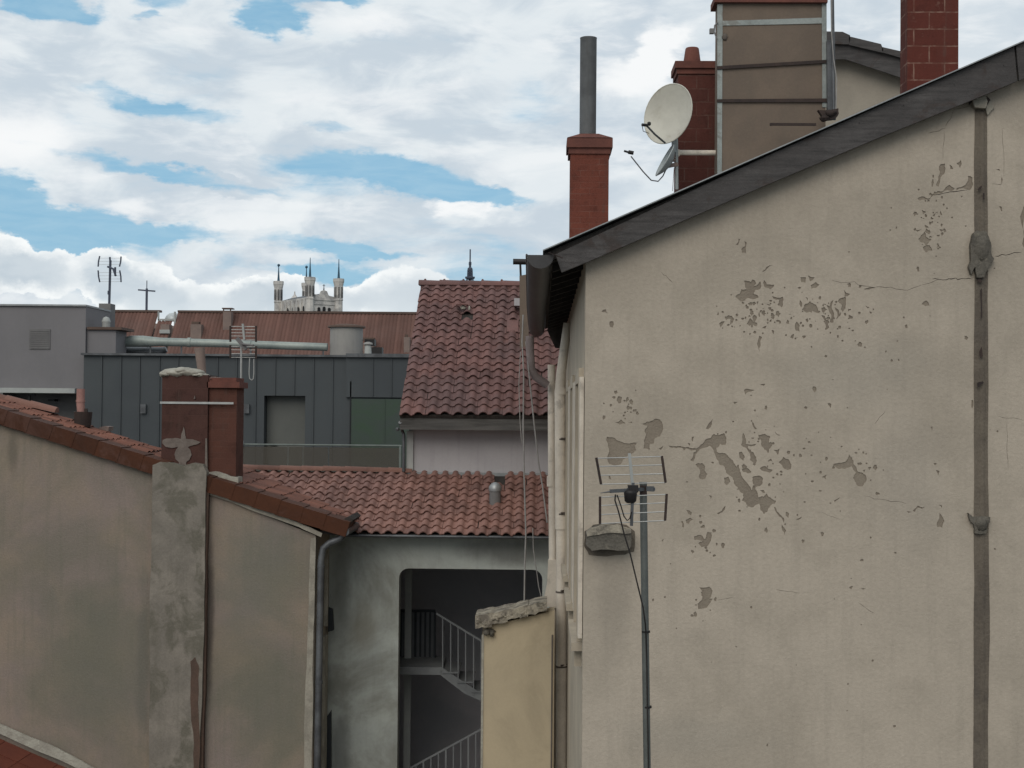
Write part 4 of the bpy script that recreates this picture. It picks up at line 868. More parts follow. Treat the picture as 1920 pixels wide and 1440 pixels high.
# ================================================================== RIGHT HOUSE
gD = 13.0; vD = 12.84
rh = thing('peeling_gable_house', 'large beige house with peeling cracked gable plaster and dark verge board', 'house', (P(1400, 800, gD).x+1, gD+5, 0))
xc = X(1096, 800, gD)
def G(x, y): p = P(x, y, gD); return (p.x, p.z)
outer = [(xc, 0), (7.5, 0), (7.5, 16), (7.5, Z(1920, 130, gD)+1.2), G(1920, 120), G(1440, 320), (xc, Z(1096, 466, gD))]
outer = [(xc, 0), (7.5, 0), (7.5, G(1920,120)[1]+(7.5-G(1920,120)[0])*.42), G(1920, 120), G(1440, 320), (xc, Z(1096, 466, gD))]
z6 = lambda L: [(1100+x/3.556, 750+y/3.556) for x, y in L]
z8 = lambda L: [(1240+x/4, 420+y/4) for x, y in L]
z7 = lambda L: [(1700+x/3, 120+y/3) for x, y in L]
z9 = lambda L: [(1700+x/3, 560+y/3) for x, y in L]
pt = []
for L in ([(365,158),(400,145),(455,125),(490,130),(508,165),(508,200),(485,245),(450,262),(448,288),(420,295),(418,335),(378,322),(385,290),(395,235),(385,205),(405,170)],
 [(135,245),(200,268),(310,285),(340,280),(318,305),(330,335),(300,360),(270,372),(225,430),(150,425),(145,360),(150,330)],
 [(690,400),(712,352),(735,330),(660,322),(650,336),(630,318),(600,322),(560,318),(545,303),(575,310),(625,306),(660,316),(700,322),(738,322),(750,312),(790,265),(850,225),(880,235),(915,220),(932,260),(925,300),(890,290),(865,320),(866,346),(940,370),(980,420),(1015,450),(1030,500),(1085,575),(1100,600),(1130,600),(1145,650),(1180,645),(1200,625),(1225,650),(1262,672),(1255,690),(1225,705),(1205,745),(1180,760),(1160,735),(1150,690),(1110,715),(1075,710),(1035,670),(1045,625),(1020,605),(985,560),(975,520),(930,485),(915,440),(885,430),(865,390),(850,350),(820,305),(770,322),(740,345),(722,380),(712,410)],
 [(725,430),(770,420),(790,440),(785,470),(805,495),(790,525),(755,525),(758,480),(745,450)],
 [(1045,220),(1055,250),(1060,290),(1085,330),(1130,380),(1125,425),(1090,400),(1075,340),(1030,300),(1038,250)],
 [(1145,232),(1190,225),(1225,245),(1215,280),(1230,305),(1210,355),(1185,330),(1165,280)],
 [(1280,415),(1310,380),(1345,395),(1365,430),(1360,460),(1320,460)], [(1105,515),(1145,505),(1175,520),(1170,560),(1130,580),(1108,555)],
 [(1155,455),(1190,440),(1240,465),(1220,485),(1180,475)], [(1035,460),(1070,452),(1098,480),(1075,490),(1045,480)], [(915,520),(945,512),(958,545),(935,568),(918,552)],
 [(1015,350),(1035,345),(1055,380),(1045,405),(1020,385)], [(795,190),(815,155),(840,125),(835,160),(810,195)],
 [(1640,435),(1700,420),(1730,405),(1750,360),(1770,385),(1780,430),(1810,480),(1860,500),(1865,540),(1840,575),(1800,565),(1775,520),(1795,485),(1765,440),(1720,460),(1680,460)],
 [(715,910),(770,905),(790,930),(800,895),(830,890),(828,940),(795,980),(765,980),(745,955),(775,940),(720,935)], [(760,1280),(820,1270),(825,1285),(790,1310),(765,1305)], [(740,1360),(780,1325),(840,1325),(800,1385),(745,1395)],
 [(1300,830),(1330,870),(1320,900),(1305,870)], [(1330,745),(1350,760),(1345,785),(1328,770)], [(1250,715),(1256,712),(1290,765),(1318,795),(1315,820),(1308,800),(1282,775)],
 [(190,150),(230,130),(260,155),(220,165)], [(1105,145),(1118,170),(1138,195),(1122,195),(1108,175)], [(1255,210),(1290,235),(1275,235)], [(1240,325),(1270,335),(1300,310),(1280,350),(1272,365),(1262,345)],
 [(1060,295),(1135,292),(1120,305),(1070,303)], [(1205,410),(1230,390),(1250,420),(1225,405)], [(1155,600),(1180,600),(1188,620),(1170,615)], [(1840,470),(1860,462),(1850,485)], [(1875,450),(1892,448),(1885,468)],
 [(1650,670),(1690,648),(1670,668),(1655,682)], [(870,755),(900,740),(925,705),(905,748),(880,762)], [(665,735),(700,750),(695,768),(675,755)], [(630,810),(640,808),(648,850),(638,845)], [(660,800),(690,785),(708,795),(680,825),(665,820)], [(815,635),(835,640),(828,662)], [(500,935),(515,925),(508,948)],
 [(1568,515),(1600,500),(1595,530)], [(1395,795),(1435,778),(1410,800)], [(480,325),(512,305),(495,335)], [(1750,1250),(1775,1240),(1765,1262)], [(1830,1255),(1865,1258),(1845,1264)], [(150,500),(165,530),(148,525)], [(675,285),(690,290),(685,305)], [(700,250),(715,245),(708,280)]):
    pt.append(z6(L))
for L in ([(620,425),(660,430),(700,465),(740,430),(745,480),(700,500),(690,520),(730,550),(650,555),(595,580),(555,545),(600,490),(640,490)], [(770,420),(790,455),(845,455),(820,490),(800,480),(770,465)],
 [(830,540),(910,545),(905,625),(870,605),(885,570),(840,560)], [(1070,610),(1120,590),(1160,605),(1185,670),(1160,665),(1130,650),(1085,665),(1065,640)], [(1215,595),(1260,620),(1290,570),(1280,640),(1295,680),(1290,740),(1265,735),(1275,680),(1255,640)],
 [(1325,580),(1380,545),(1385,600),(1360,660),(1345,640),(1360,600)], [(1300,625),(1325,640),(1335,680),(1345,655),(1340,690),(1310,715),(1318,660)], [(1200,685),(1225,690),(1260,780),(1235,775)], [(1370,495),(1415,525),(1375,545)],
 [(1120,460),(1160,435),(1185,455),(1160,480),(1125,485)], [(1100,385),(1150,400),(1115,430)], [(600,190),(625,170),(620,130),(640,140),(635,220),(605,215)], [(560,155),(580,110),(590,115),(575,160)], [(475,695),(530,690),(545,715),(515,755),(520,715),(485,720)],
 [(640,750),(665,705),(695,750),(660,765)], [(735,840),(755,850),(745,910),(738,960)], [(620,1245),(640,1235),(700,1245),(650,1260),(630,1280)], [(1045,400),(1085,400),(1080,440),(1050,435)], [(755,355),(790,322),(835,310),(795,335),(765,358)], [(1515,490),(1560,475),(1608,482),(1560,492)],
 [(1035,470),(1050,478),(1035,492)], [(425,655),(432,680),(415,682)], [(435,745),(475,730),(445,775)], [(650,595),(690,590),(680,610),(660,612)], [(712,580),(728,590),(720,612)], [(790,598),(822,605),(810,612)], [(845,575),(855,590),(840,592)], [(1040,570),(1058,600),(1048,628)], [(1080,548),(1100,560),(1095,580)], [(755,780),(790,762),(780,785)], [(730,668),(735,660),(740,695),(733,695)], [(755,650),(770,655),(775,690),(762,680)], [(1405,680),(1425,690),(1412,712)], [(1530,610),(1562,625),(1548,632)], [(1580,620),(1597,640),(1585,648)], [(1560,655),(1580,665),(1570,675)], [(740,1205),(778,1200),(770,1216)], [(540,1335),(572,1335),(550,1352)], [(1245,1345),(1275,1350),(1270,1380)]):
    pt.append(z8(L))
for L in ([(190,565),(215,560),(218,590),(190,640),(180,690),(165,680),(185,620)], [(280,700),(330,680),(345,630),(370,640),(355,710),(280,712)], [(205,715),(240,680),(270,700),(250,715)], [(280,560),(305,540),(300,585)], [(240,565),(262,590),(245,590)],
 [(65,985),(100,945),(112,975),(140,985),(120,1010),(75,1000)], [(90,1030),(130,1020),(145,1050),(110,1060)], [(85,1350),(110,1330),(128,1358),(105,1362)], [(645,900),(652,820),(668,790),(668,1040),(650,1010)], [(85,820),(105,835),(92,845)], [(145,850),(165,832),(155,860)], [(190,825),(200,850),(188,845)], [(50,935),(85,928),(60,945)], [(185,930),(212,935),(195,945)], [(100,905),(125,920),(110,925)], [(60,755),(90,745),(130,755),(145,732),(210,715),(150,738),(125,765),(75,768)], [(145,648),(150,648),(146,690),(141,690)], [(520,590),(524,600),(500,592)], [(530,620),(540,650),(525,685),(532,650)], [(520,800),(535,805),(538,830),(528,820)], [(168,1030),(185,1035),(175,1045)], [(295,735),(318,742),(310,750)]):
    pt.append(z7(L))
for L in ([(170,1260),(185,1205),(212,1250),(200,1288),(172,1285)], [(35,1190),(60,1165),(100,1170),(85,1182),(60,1178),(45,1200)], [(180,1160),(200,1165),(198,1178)], [(150,925),(172,930),(158,938)], [(165,965),(185,970),(178,992)], [(135,720),(145,720),(142,745)], [(365,570),(373,570),(370,615),(364,612)], [(0,1195),(30,1200),(10,1205)]):
    pt.append(z9(L))
for L in ([(1128,584),(1136,580),(1140,588),(1133,585)], [(1143,603),(1150,603),(1149,614),(1144,613)], [(1308,1098),(1330,1100),(1336,1108),(1325,1128),(1310,1142),(1316,1112)]): pt.append(L)
# loose flecks round the clusters
rn = random.Random(17)
for cx, cy, sx_, sy_, n in ((1420,590,60,34,70),(1550,590,70,40,60),(1170,770,28,26,26),(1440,850,95,75,60),(1600,880,50,40,16),(1745,420,32,55,45),(1320,1010,45,40,16),(1290,1130,55,35,12),(1500,1000,190,130,24),(1450,1270,230,110,8),(1650,600,140,160,22),(1870,700,30,330,6)):
    for _ in range(n):
        x, y, r = rn.gauss(cx, sx_*.6), rn.gauss(cy, sy_*.6), abs(rn.gauss(0, 1.6))+1.1
        if 1822 < x < 1856: continue
        a0 = rn.random()*6; el_ = rn.uniform(.35, 1)
        pt.append([(x+r*math.cos(a0+k*1.257)*rn.uniform(.6,1.3), y+r*el_*math.sin(a0+k*1.257)*rn.uniform(.6,1.3)*1.5) for k in range(5)])
def crack(pts, w):
    up, lo = [], []
    for i, (x, y) in enumerate(pts):
        a = pts[max(0,i-1)]; b = pts[min(len(pts)-1,i+1)]; dx, dy = b[0]-a[0], b[1]-a[1]; l = math.hypot(dx, dy) or 1; k = w*(.4 if i in (0, len(pts)-1) else rn.uniform(.6,1.3))/2
        up.append((x-dy/l*k, y+dx/l*k)); lo.append((x+dy/l*k, y-dx/l*k))
    return up+lo[::-1]
def wander(p, q, n, a):
    return [(p[0]+(q[0]-p[0])*i/n+rn.uniform(-a,a)*(0<i<n), p[1]+(q[1]-p[1])*i/n+rn.uniform(-a,a)*(0<i<n)) for i in range(n+1)]
cr_ = []
for p, q, n, a, w_ in ((z7([(145,1210)])[0], (1822, 523), 12, 2.0, 1.5), ((1865,480),(1915,473),7,2,1.3), (z7([(150,738)])[0], (1814,356), 6, 1.2, 1.2), ((1773,240),(1790,205),6,2,.8), ((1790,205),(1820,198),5,1.5,.8), ((1740,250),(1773,241),5,1.5,.8), ((1770,242),(1768,300),5,1.5,.6), ((1560,525),(1700,545),14,3,.8), ((1700,545),(1760,523),6,2,.7), ((1240,510),(1262,530),5,2,.7), ((1860,345),(1878,345),4,1,.8), ((1880,240),(1882,330),6,1.5,.6), ((1640,795),(1660,770),4,2,.6), ((1620,930),(1700,945),8,2,.6), ((1540,960),(1580,975),6,2,.5), ((1455,1105),(1500,1112),6,1.5,.6), ((1610,1130),(1640,1150),5,2,.6), ((1345,1125),(1375,1120),4,1,.6), ((1870,780),(1918,788),5,2,.6), ((1888,790),(1890,880),6,1.5,.5)):
    cr_.append(crack(wander(p, q, n, a), w_*.95))
polys = []
for i, L in enumerate(pt):
    q = jag(L, .16, 2 if len(L) > 5 else 1, i); q = [(max(1098.5, a), b) for a, b in q]; polys.append([G(*a) for a in q])
for L in cr_: polys.append([G(*a) for a in L])
ncr = len(pt)
vs, ts = cdt_sheet(outer, polys)
mb = MB(); a3 = [], [], []
for t_, k in ts:
    a, b, c = t_
    if (vs[b].x-vs[a].x)*(vs[c].y-vs[a].y)-(vs[b].y-vs[a].y)*(vs[c].x-vs[a].x) < 0: a, c = c, a
    a3[0 if k < 0 else (1 if k < ncr else 2)].append((a, b, c))
v3 = [(v.x, gD, v.y) for v in vs]
from collections import Counter
for i, dp_ in ((0, 0.), (1, .007), (2, .012)):
    mb.add([(p[0], gD+dp_, p[2]) for p in v3], a3[i], i)
    if i:
        ec = Counter(); 
        for f_ in a3[i]:
            for a, b in ((f_[0],f_[1]),(f_[1],f_[2]),(f_[2],f_[0])): ec[(min(a,b), max(a,b))] += 1
        for (a, b), n in ec.items():
            if n == 1: mb.add([(v3[a][0], gD, v3[a][2]), (v3[b][0], gD, v3[b][2]), (v3[b][0], gD+dp_, v3[b][2]), (v3[a][0], gD+dp_, v3[a][2])], [(0,1,2,3)], 1)
mb.build('gable_wall', [M['gable'], M['bare'], M['crack']], rh)
mb = MB(); mb.prism([(x, gD+.012, z) for x, z in [(xc+.012, 0), (7.4, 0), (7.4, 16.5), (xc+.012, 15.4)]], (0, 10.3, 0))
ztw = Z(1096, 480, gD)
# side wall with two window openings (in the plane x = xc)
def sidebox(mb, y0, y1, z0, z1, x0, x1, m=0): mb.box((xc+x0, y0, z0), (xc+x1, y1, z1), m)
wz0, wz1 = 14-2.12, 14+.27
wins = [(13.45, 14.55), (16.1, 17.2), (18.8, 19.9)]
mb = MB(); ys = [gD+.03]
for a, b in wins: ys += [a, b]
ys.append(23.2)
for i in range(0, len(ys), 2): sidebox(mb, ys[i], ys[i+1], 0, ztw, 0, .3)
for a, b in wins: sidebox(mb, a, b, 0, wz0, 0, .3); sidebox(mb, a, b, wz1, ztw, 0, .3)
mb.build('side_wall', M['side'], rh)
mb = MB(); mb.box((xc+.31, gD+.02, 0), (7.4, 23.2, 15.2)); mb.build('inner_core', M['side'], rh)
for i, (a, b) in enumerate(wins):
    mb = MB(); sidebox(mb, a-.14, a, wz0-.05, wz1+.14, -.05, 0); sidebox(mb, b, b+.14, wz0-.05, wz1+.14, -.05, 0); sidebox(mb, a, b, wz1, wz1+.14, -.05, 0)
    fr = mb.build('window', M['side'], rh)
    s = MB(); sidebox(s, a-.2, b+.2, wz0-.13, wz0-.052, -.10, 0); sidebox(s, a-.05, a+.02, wz0-.30, wz0-.132, -.07, 0); s.build('sill', M['side'], fr)
    s = MB(); sidebox(s, a, b, wz0, wz1, .14, .17); s.build('pane', M['winglass'], fr)
    s = MB(); sidebox(s, a, a+.06, wz0, wz1, .10, .139); sidebox(s, b-.06, b, wz0, wz1, .10, .139); sidebox(s, (a+b)/2-.04, (a+b)/2+.04, wz0, wz1, .09, .139); s.build('sash', M['cream'], fr)
    for y0, y1 in ((a-.62, a-.15), (b+.15, b+.62)):
        if y0 < gD+.05: y0 = gD+.06; y1 = a-.145
        s = MB(); sidebox(s, y0, y1, wz0+.02, wz1+.05, -.045, -.006); s.build('shutter', M['cream'], fr)
# roof slab, soffit boards, verge board
def R3(x, y, D): return P(x, y, D)
e0, e1 = P(1022, 470, vD), P(1920, 79, vD); sl_ = (e1.z-e0.z)/(e1.x-e0.x); xe = 7.6; zf_ = lambda x: e0.z+(x-e0.x)*sl_
dn_ = Vector((1,0,sl_)).normalized(); Nr = Vector((-dn_.z,0,dn_.x))
mb = MB(); mb.prism([(e0.x, vD+.03, zf_(e0.x)-.02), (xe, vD+.03, zf_(xe)-.02), (xe, vD+.03, zf_(xe)-.10), (e0.x+.03, vD+.03, zf_(e0.x)-.10)], (0, 10.6, 0)); mb.build('roof', M['soffit'], rh)
mb = MB(); nb = 44
for i in range(nb):
    a = vD+.06+i*.238; x0_ = e0.x+.06; mb.prism([(x0_, a, zf_(x0_)-.105), (xc+.2, a, zf_(xc+.2)-.105), (xc+.2, a, zf_(xc+.2)-.125), (x0_, a, zf_(x0_)-.125)], (0, .230, 0))
for i in range(14):
    a = vD+.25+i*.72; x0_ = e0.x+.07; mb.prism([(x0_, a, zf_(x0_)-.126), (xc+.05, a, zf_(xc+.05)-.126), (xc+.05, a, zf_(xc+.05)-.24), (x0_, a, zf_(x0_)-.20)], (0, .08, 0))
mb.build('soffit', M['soffit'], rh)
mb = MB(); mb.prism([(e0.x+.06, vD+10.4, zf_(e0.x)-.12), (xc+.1, vD+10.4, zf_(xc+.1)-.12), (xc+.1, vD+10.4, zf_(xc)-.62), (e0.x+.20, vD+10.4, zf_(e0.x)-.42)], (0, .05, 0)); mb.build('eave_end_board', M['soffit'], rh)
mb = MB(); mb.pprism([(1041,477),(1440,291),(1838,115.5),(1902,87),(1908,152),(1840,181),(1640,262),(1440,346),(1240,432),(1098,493),(1053,511)], vD, .035); mb.pprism([(1905,85.5),(2300,-84),(2300,-14),(1911,151)], vD-.012, .035)
vb = mb.build('verge_board', M['verge'], rh, bevel=.004)
mb = MB(); mb.prism([(e0.x-.02, vD-.05, zf_(e0.x-.02)+.012), (xe, vD-.05, zf_(xe)+.012), (xe, vD-.05, zf_(xe)+.001), (e0.x-.02, vD-.05, zf_(e0.x-.02)+.001)], (0, 10.7, 0)); mb.build('verge_flashing', M['zinc'], rh)
mb = MB()
for px in (1130, 1262, 1395, 1515, 1612, 1694, 1790, 1882): py = 474-(px-1053)*.4; mb.lathe(P(px, py-28 if px % 2 else py-20, vD-.006), [(.001,0),(.006,.002)], 6)
mb.build('nail', M['iron'], rh)
# gutter (half round, open) with end cap, along the eave, slightly bowed
def gutter(mb, pts, r, th=.006, n=14):
    rings = []
    for rr in (r, r-th):
        for p in pts: rings.append([Vector(p)+Vector((math.cos(math.pi+math.pi*k/n)*rr, 0, math.sin(math.pi+math.pi*k/n)*rr)) for k in range(n+1)])
    m_ = len(pts)
    for g_ in range(2):
        for i in range(m_-1):
            a, b = rings[g_*m_+i], rings[g_*m_+i+1]; mb.add(a+b, [(k, k+1, k+2+n, k+1+n) for k in range(n)], 0, True)
    mb.add(rings[0], [tuple(range(n+1))], 0); mb.add(rings[m_-1], [tuple(range(n+1))], 0)
    for p0, p1 in zip(pts[:-1], pts[1:]): p0, p1 = Vector(p0), Vector(p1); mb.tube([p0+Vector((-r,0,0)), p1+Vector((-r,0,0))], .010, 8); mb.tube([p0+Vector((r-.01,0,0)), p1+Vector((r-.01,0,0))], .004, 6)
c0 = P(1013, 478, 12.78); gr = .124
pts = [(c0.x, 12.78, c0.z), (c0.x-.02, 15.0, c0.z-.01), (c0.x-.05, 18.5, c0.z-.03), (c0.x-.06, 21.2, c0.z-.06), (c0.x-.06, 23.1, c0.z-.08)]
mb = MB(); gutter(mb, pts, gr); gt = mb.build('gutter', M['gutter'], rh)
mb = MB()
for i in range(9):
    y = 12.75+i*1.2; t_ = (y-12.58)/10.5; mb.bar((c0.x+gr-.05, y, c0.z+.02), (c0.x+gr+.08, y, c0.z-.03), .03, .006)
mb.build('gutter_hook', M['iron'], gt)
mb = MB(); mb.tube([P(993, 630, 20.3), P(994, 660, 20.3), P(996, 690, 20.35), P(1003, 705, 20.4), P(1026, 722, 20.45)], .06, 14); mb.build('outlet_elbow', M['elbow'], gt)
# pipes where the side wall meets the courtyard house
t = thing('flat_cream_downpipe', 'pale cream downpipe dropping past the tiled roofs, the one nearer the cables', 'downpipe', P(1035, 1440, 20.6))
mb = MB(); mb.tube([P(1034, 684, 20.6), P(1034.5, 900, 20.6)], .055, 16); mb.tube([P(1035.5, 898, 20.6), P(1037, 1128, 20.6)], .058, 16); mb.tube([P(1034.5, 893, 20.6), P(1034.5, 912, 20.6)], .072, 16); mb.tube([P(1037, 1124, 20.6), P(1036, 1480, 20.6)], .05, 16); mb.build('pipe', M['cream'], t)
mb = MB(); mb.pprism([(1028,1050),(1043,1050),(1043,1140),(1010,1135),(1020,1122),(1026,1095)], 20.5, .15); mb.build('pipe_shoe', M['cream'], t)
t = thing('bent_cream_downpipe', 'thick cream downpipe with an oblique upper bend close to the side wall', 'downpipe', P(1053, 1440, 20.2))
mb = MB(); mb.tube([P(1064, 606, 20.2), P(1052, 700, 20.2), P(1050, 735, 20.2), P(1051, 968, 20.2)], [.06,.07,.08,.078], 18); mb.tube([P(1052, 990, 20.2), P(1053, 1248, 20.2)], .074, 18); mb.tube([P(1053, 1246, 20.2), P(1052, 1500, 20.2)], .078, 18); mb.build('pipe', M['cream'], t)
mb = MB()
for y0, y1, r in ((968, 992, .088), (727, 740, .088)): mb.tube([P(1052, y0, 20.2), P(1052, y1, 20.2)], r, 18)
mb.build('collar', M['cream'], t)
for y in (822, 962, 1108, 1248):
    mb = MB(); mb.tube([P(1052.5, y, 20.2), P(1052.5, y+3, 20.2)], .083, 18); q = P(1052, y, 20.1); mb.bar(q, (xc, q.y+.1, q.z), .02); mb.build('pipe_clamp', M['crack'], t)
# hanging cables
for k, (pp, dd, lab) in enumerate(([[(981,590),(979,640),(982,700),(981,800),(983,900),(986,1000),(984,1060),(983,1134)], 20.0, 'pale cable hanging straight from the gutter down to the mossy coping']
   , [[(986,640),(992,700),(1001,790),(1010,870),(1017,910),(1026,980)], 20.3, 'pale cable slanting from the gutter towards the downpipes']
   , [[(999,990),(1000,1030),(1006,1070),(1010,1100),(1015,1120)], 20.9, 'thin pale cable curling across the corner of the opening']
   , [[(976,660),(973,720),(975,790),(978,830)], 22.5, 'faint short cable lying over the upper roof tiles'])):
    mb = MB(); mb.tube([P(x, y, dd) for x, y in pp], .011 if k < 2 else .007, 8); tag(mb.build('hanging_cable', M['cable']), lab, 'cable', 'cables hanging by the downpipes')
# ochre boundary wall with stone coping
D = 19.6; t = thing('ochre_garden_wall', 'smooth ochre wall with crumbling mossy stone coping in front of the opening', 'wall', P(970, 1440, D))
a, b = P(905, 1176, D), P(1040, 1145, D); mb = MB(); mb.prism([(a.x, D, 0), (b.x, D, 0), (b.x, D, b.z), (a.x, D, a.z)], (0, .4, 0)); mb.build('wall_body', M['lowwall'], t)
mb = MB(); mb.box((a.x-.012, D-.012, 0), (a.x+.018, D+.0-.002, a.z-.1)); mb.build('lit_edge', M['mortar'], t)  # pale strip in mortar colour paints the light along the wall's edge
mb = MB(); mb.box((b.x-.04, D-.02, 0), (b.x-.02, D-.002, Z(1037,1190,D))); mb.build('joint', M['crack'], t)
rn = random.Random(4); segs = [(891,922),(920,952),(950,990),(988,1026)]
for i, (x0_, x1_) in enumerate(segs):
    mb = MB(); yt = lambda x: 1156-(x-891)*.205
    th_ = 23-2.0*i; top_ = [(x0_+(x1_-x0_)*k/5, yt(x0_+(x1_-x0_)*k/5)+rn.uniform(-1.6,1.2)) for k in range(6)]; bot = [(x1_-(x1_-x0_)*k/5, yt(x1_-(x1_-x0_)*k/5)+th_+rn.uniform(-2,3)) for k in range(6)]
    mb.pprism(top_+bot, D-.10+rn.uniform(-.015,.015), .6); 
    for j in range(9): q = P(rn.uniform(x0_+3, x1_-3), rn.uniform(yt(x0_)+2, yt(x0_)+th_-6), D-.10); mb.blob(q, .035, .02, .025, j+i*10, .35)
    mb.build('coping_stone', M['stone'], t)
mb = MB(); mb.blob(P(912, 1186, D-.05), .045, .05, .04, 3, .3); mb.blob(P(922, 1188, D-.05), .03, .04, .04, 5, .3); mb.blob(P(918, 1183, D-.02), .09, .03, .035, 9, .3); mb.build('loose_mortar', M['corbel'], t)
# stone corbel on the gable corner
t = MB(); 
fr_ = jag([(1099,1001),(1106,993),(1130,987),(1160,987),(1182,995),(1184,1005),(1183,1025),(1177,1032),(1110,1033),(1099,1022)], .05, 2, 12)
t.pprism(fr_, gD-.16, .16); t.blob(P(1136, 997, gD-.07), .17, .09, .06, 2, .18, n=14, k=9)
cb = t.build('stone_corbel', M['corbel'], rh)
t = MB(); t.pprism(jag([(1100,999),(1108,991),(1132,985),(1160,985),(1184,994),(1183,1000),(1150,999),(1112,1004),(1101,1006)], .05, 2, 14), gD-.175, .17); t.build('corbel_ledge', M['stone'], cb)
t = MB(); t.pprism(jag([(1096,996),(1112,984),(1175,984),(1190,996),(1189,1034),(1172,1040),(1104,1040),(1095,1024)], .05, 2, 15), gD-.006, .005); t.build('corbel_mortar', M['channel'], cb)
# chased pipe channel
ch_ = jag([(1828,205),(1851,203),(1852,420),(1853,700),(1854,960),(1856,1200),(1852,1480),(1826,1480),(1826,1200),(1826,960),(1826,700),(1827,420)], .006, 5, 5)
mb = MB(); mb.pprism(ch_, gD-.006, .005); mb.build('channel_strip', M['channel'], rh)
mb = MB(); rn = random.Random(31); pts = []; rs = []
for i in range(60):
    y = 212+i*21.5; pts.append(P(1839.5+rn.uniform(-.5,.5), y, gD+.030)); rs.append(.046+rn.uniform(-.003,.003))
mb.tube(pts, rs, 14); pp_ = mb.build('channel_pipe', M['channel'], rh)
mb = MB(); q = jag([(1824,440),(1832,432),(1850,434),(1858,455),(1860,480),(1864,484),(1856,498),(1850,508),(1846,520),(1832,520),(1829,500),(1822,515),(1817,500),(1821,485),(1820,460)], .08, 2, 3); mb.pprism(q, gD-.055, .054)
mb.blob(P(1840, 465, gD-.03), .085, .05, .14, 6, .12); mb.build('mortar_collar', M['corbel'], rh); mb = MB(); q = jag([(1816,962),(1824,969),(1850,968),(1857,970),(1856,980),(1850,982),(1849,1000),(1828,1000),(1827,984),(1820,978)], .08, 2, 3); mb.pprism(q, gD-.045, .044); mb.blob(P(1839, 982, gD-.03), .06, .045, .07, 8, .15); mb.build('mortar_collar', M['corbel'], rh)
mb = MB(); mb.pprism(jag([(1822,182),(1834,177),(1848,179),(1852,190),(1848,203),(1828,201)], .05, 2, 1), gD-.07, .069); mb.pprism(jag([(1855,185),(1865,201),(1852,216),(1849,205)], .05, 1, 2), gD-.03, .029); mb.build('cap_stone', M['stripe'], rh)
mb = MB(); 
for q in ([(1815,188),(1823,179),(1826,181),(1822,192),(1817,197)], [(1850,180),(1857,187),(1852,196),(1849,190)], [(1832,718),(1843,715),(1845,718),(1838,722),(1833,728)], [(1836,660),(1841,650),(1843,668),(1838,672)], [(1833,355),(1840,348),(1842,350),(1835,358)], [(1843,362),(1846,362),(1846,374),(1843,374)], [(1832,525),(1838,522),(1842,528),(1836,530)], [(1838,545),(1841,540),(1842,590),(1839,600)]): mb.pprism(jag(q, .1, 1, 3), gD-.042, .003)
mb.build('gap', M['iron'], rh)
# ---------- chimneys on this roof
D = 18.0
t = thing('tall_pipe_chimney', 'slender brick chimney topped with a tall grey metal pipe', 'chimney', P(1105, 440, D))
mb = MB(); mb.pbox(1069, 288, 1141, 470, D, .49); mb.build('stack_body', M['brick'], t)
mb = MB(); mb.pbox(1066, 276, 1145, 288, D-.02, .53); mb.pbox(1063, 259, 1149, 276, D-.05, .59); mb.build('cap_course', M['terracap'], t)
mb = MB(); c = P(1106, 259, D); cy = D+.245; mb.frustum((c.x, cy, c.z), .58, .58, .24, .24, Z(1106, 247, D)-c.z); mb.build('mortar_crown', M['terracap'], t)
mb = MB(); x_ = X(1101, 150, D); mb.lathe((x_+.02, cy, 0), [(.108, c.z+.02), (.108, Z(1102, 62, D)-.01), (.112, Z(1102, 62, D)), (.104, Z(1102, 62, D)), (.104, Z(1102, 80, D))], 28); mb.build('flue_pipe', M['greypipe'], t)
t = thing('potted_brick_chimney', 'dark sooty brick chimney with a tapered clay pot behind the satellite dish', 'chimney', P(1305, 340, D))
mb = MB(); mb.pbox(1271, 138, 1343, 400, D, .49); mb.build('stack_body', M['brickdark'], t)
mb = MB(); mb.pbox(1269, 127, 1345, 138, D-.02, .53); mb.pbox(1266, 114, 1347, 127, D-.05, .59); mb.build('cap_course', M['terracap'], t)
c = P(1301, 114, D); mb = MB(); mb.lathe((c.x, D+.22, 0), [(.118, c.z), (.088, Z(1301, 84, D)), (.08, Z(1301, 82, D)), (.07, Z(1301, 82, D)), (.07, Z(1301, 95, D))], 24); mb.build('clay_pot', M['terracap'], t)
D = 17.2
t = thing('rendered_chimney_block', 'broad rendered chimney block with iron bands and galvanised corner angles', 'chimney', P(1445, 330, D))
mb = MB(); mb.pbox(1346, 4, 1548, 400, D, .3); mb.build('stack_body', M['boxrender'], t)
mb = MB(); mb.pbox(1340, -8, 1552, 4, D-.06, .42); mb.build('cap_slab', M['terracap'], t)
mb = MB(); mb.pprism([(1345,8),(1355,8),(1353.5,330),(1345,330)], D-.012, .011); mb.pprism([(1541,6),(1550,6),(1550,201),(1542,201)], D-.012, .011); mb.pprism([(1355,39),(1541,33),(1541,44),(1355,48)], D-.010, .009); mb.build('corner_angle', M['angle'], t)
for q in ([(1344,124),(1551,112),(1551,118),(1344,130)], [(1344,186),(1551,184.5),(1551,191.5),(1344,191.5)]):
    mb = MB(); mb.pprism(q, D-.028, .015); mb.build('iron_band', M['iron'], t)
mb = MB(); mb.blob(P(1359, 69, D-.01), .035, .02, .04, 2, .2); mb.build('mortar_lump', M['crack'], t)
mb = MB(); mb.pprism([(1331,53),(1339,53),(1339,62),(1331,62)], D-.05, .06); mb.tube([P(1346, 42, D-.03), P(1340, 48, D-.03), P(1339, 60, D-.03), P(1345, 74, D-.03)], .009, 8); tag(mb.build('wall_clip', M['greyside']), 'small grey clip with a bent wire on the upper edge of the rendered block', 'clip')
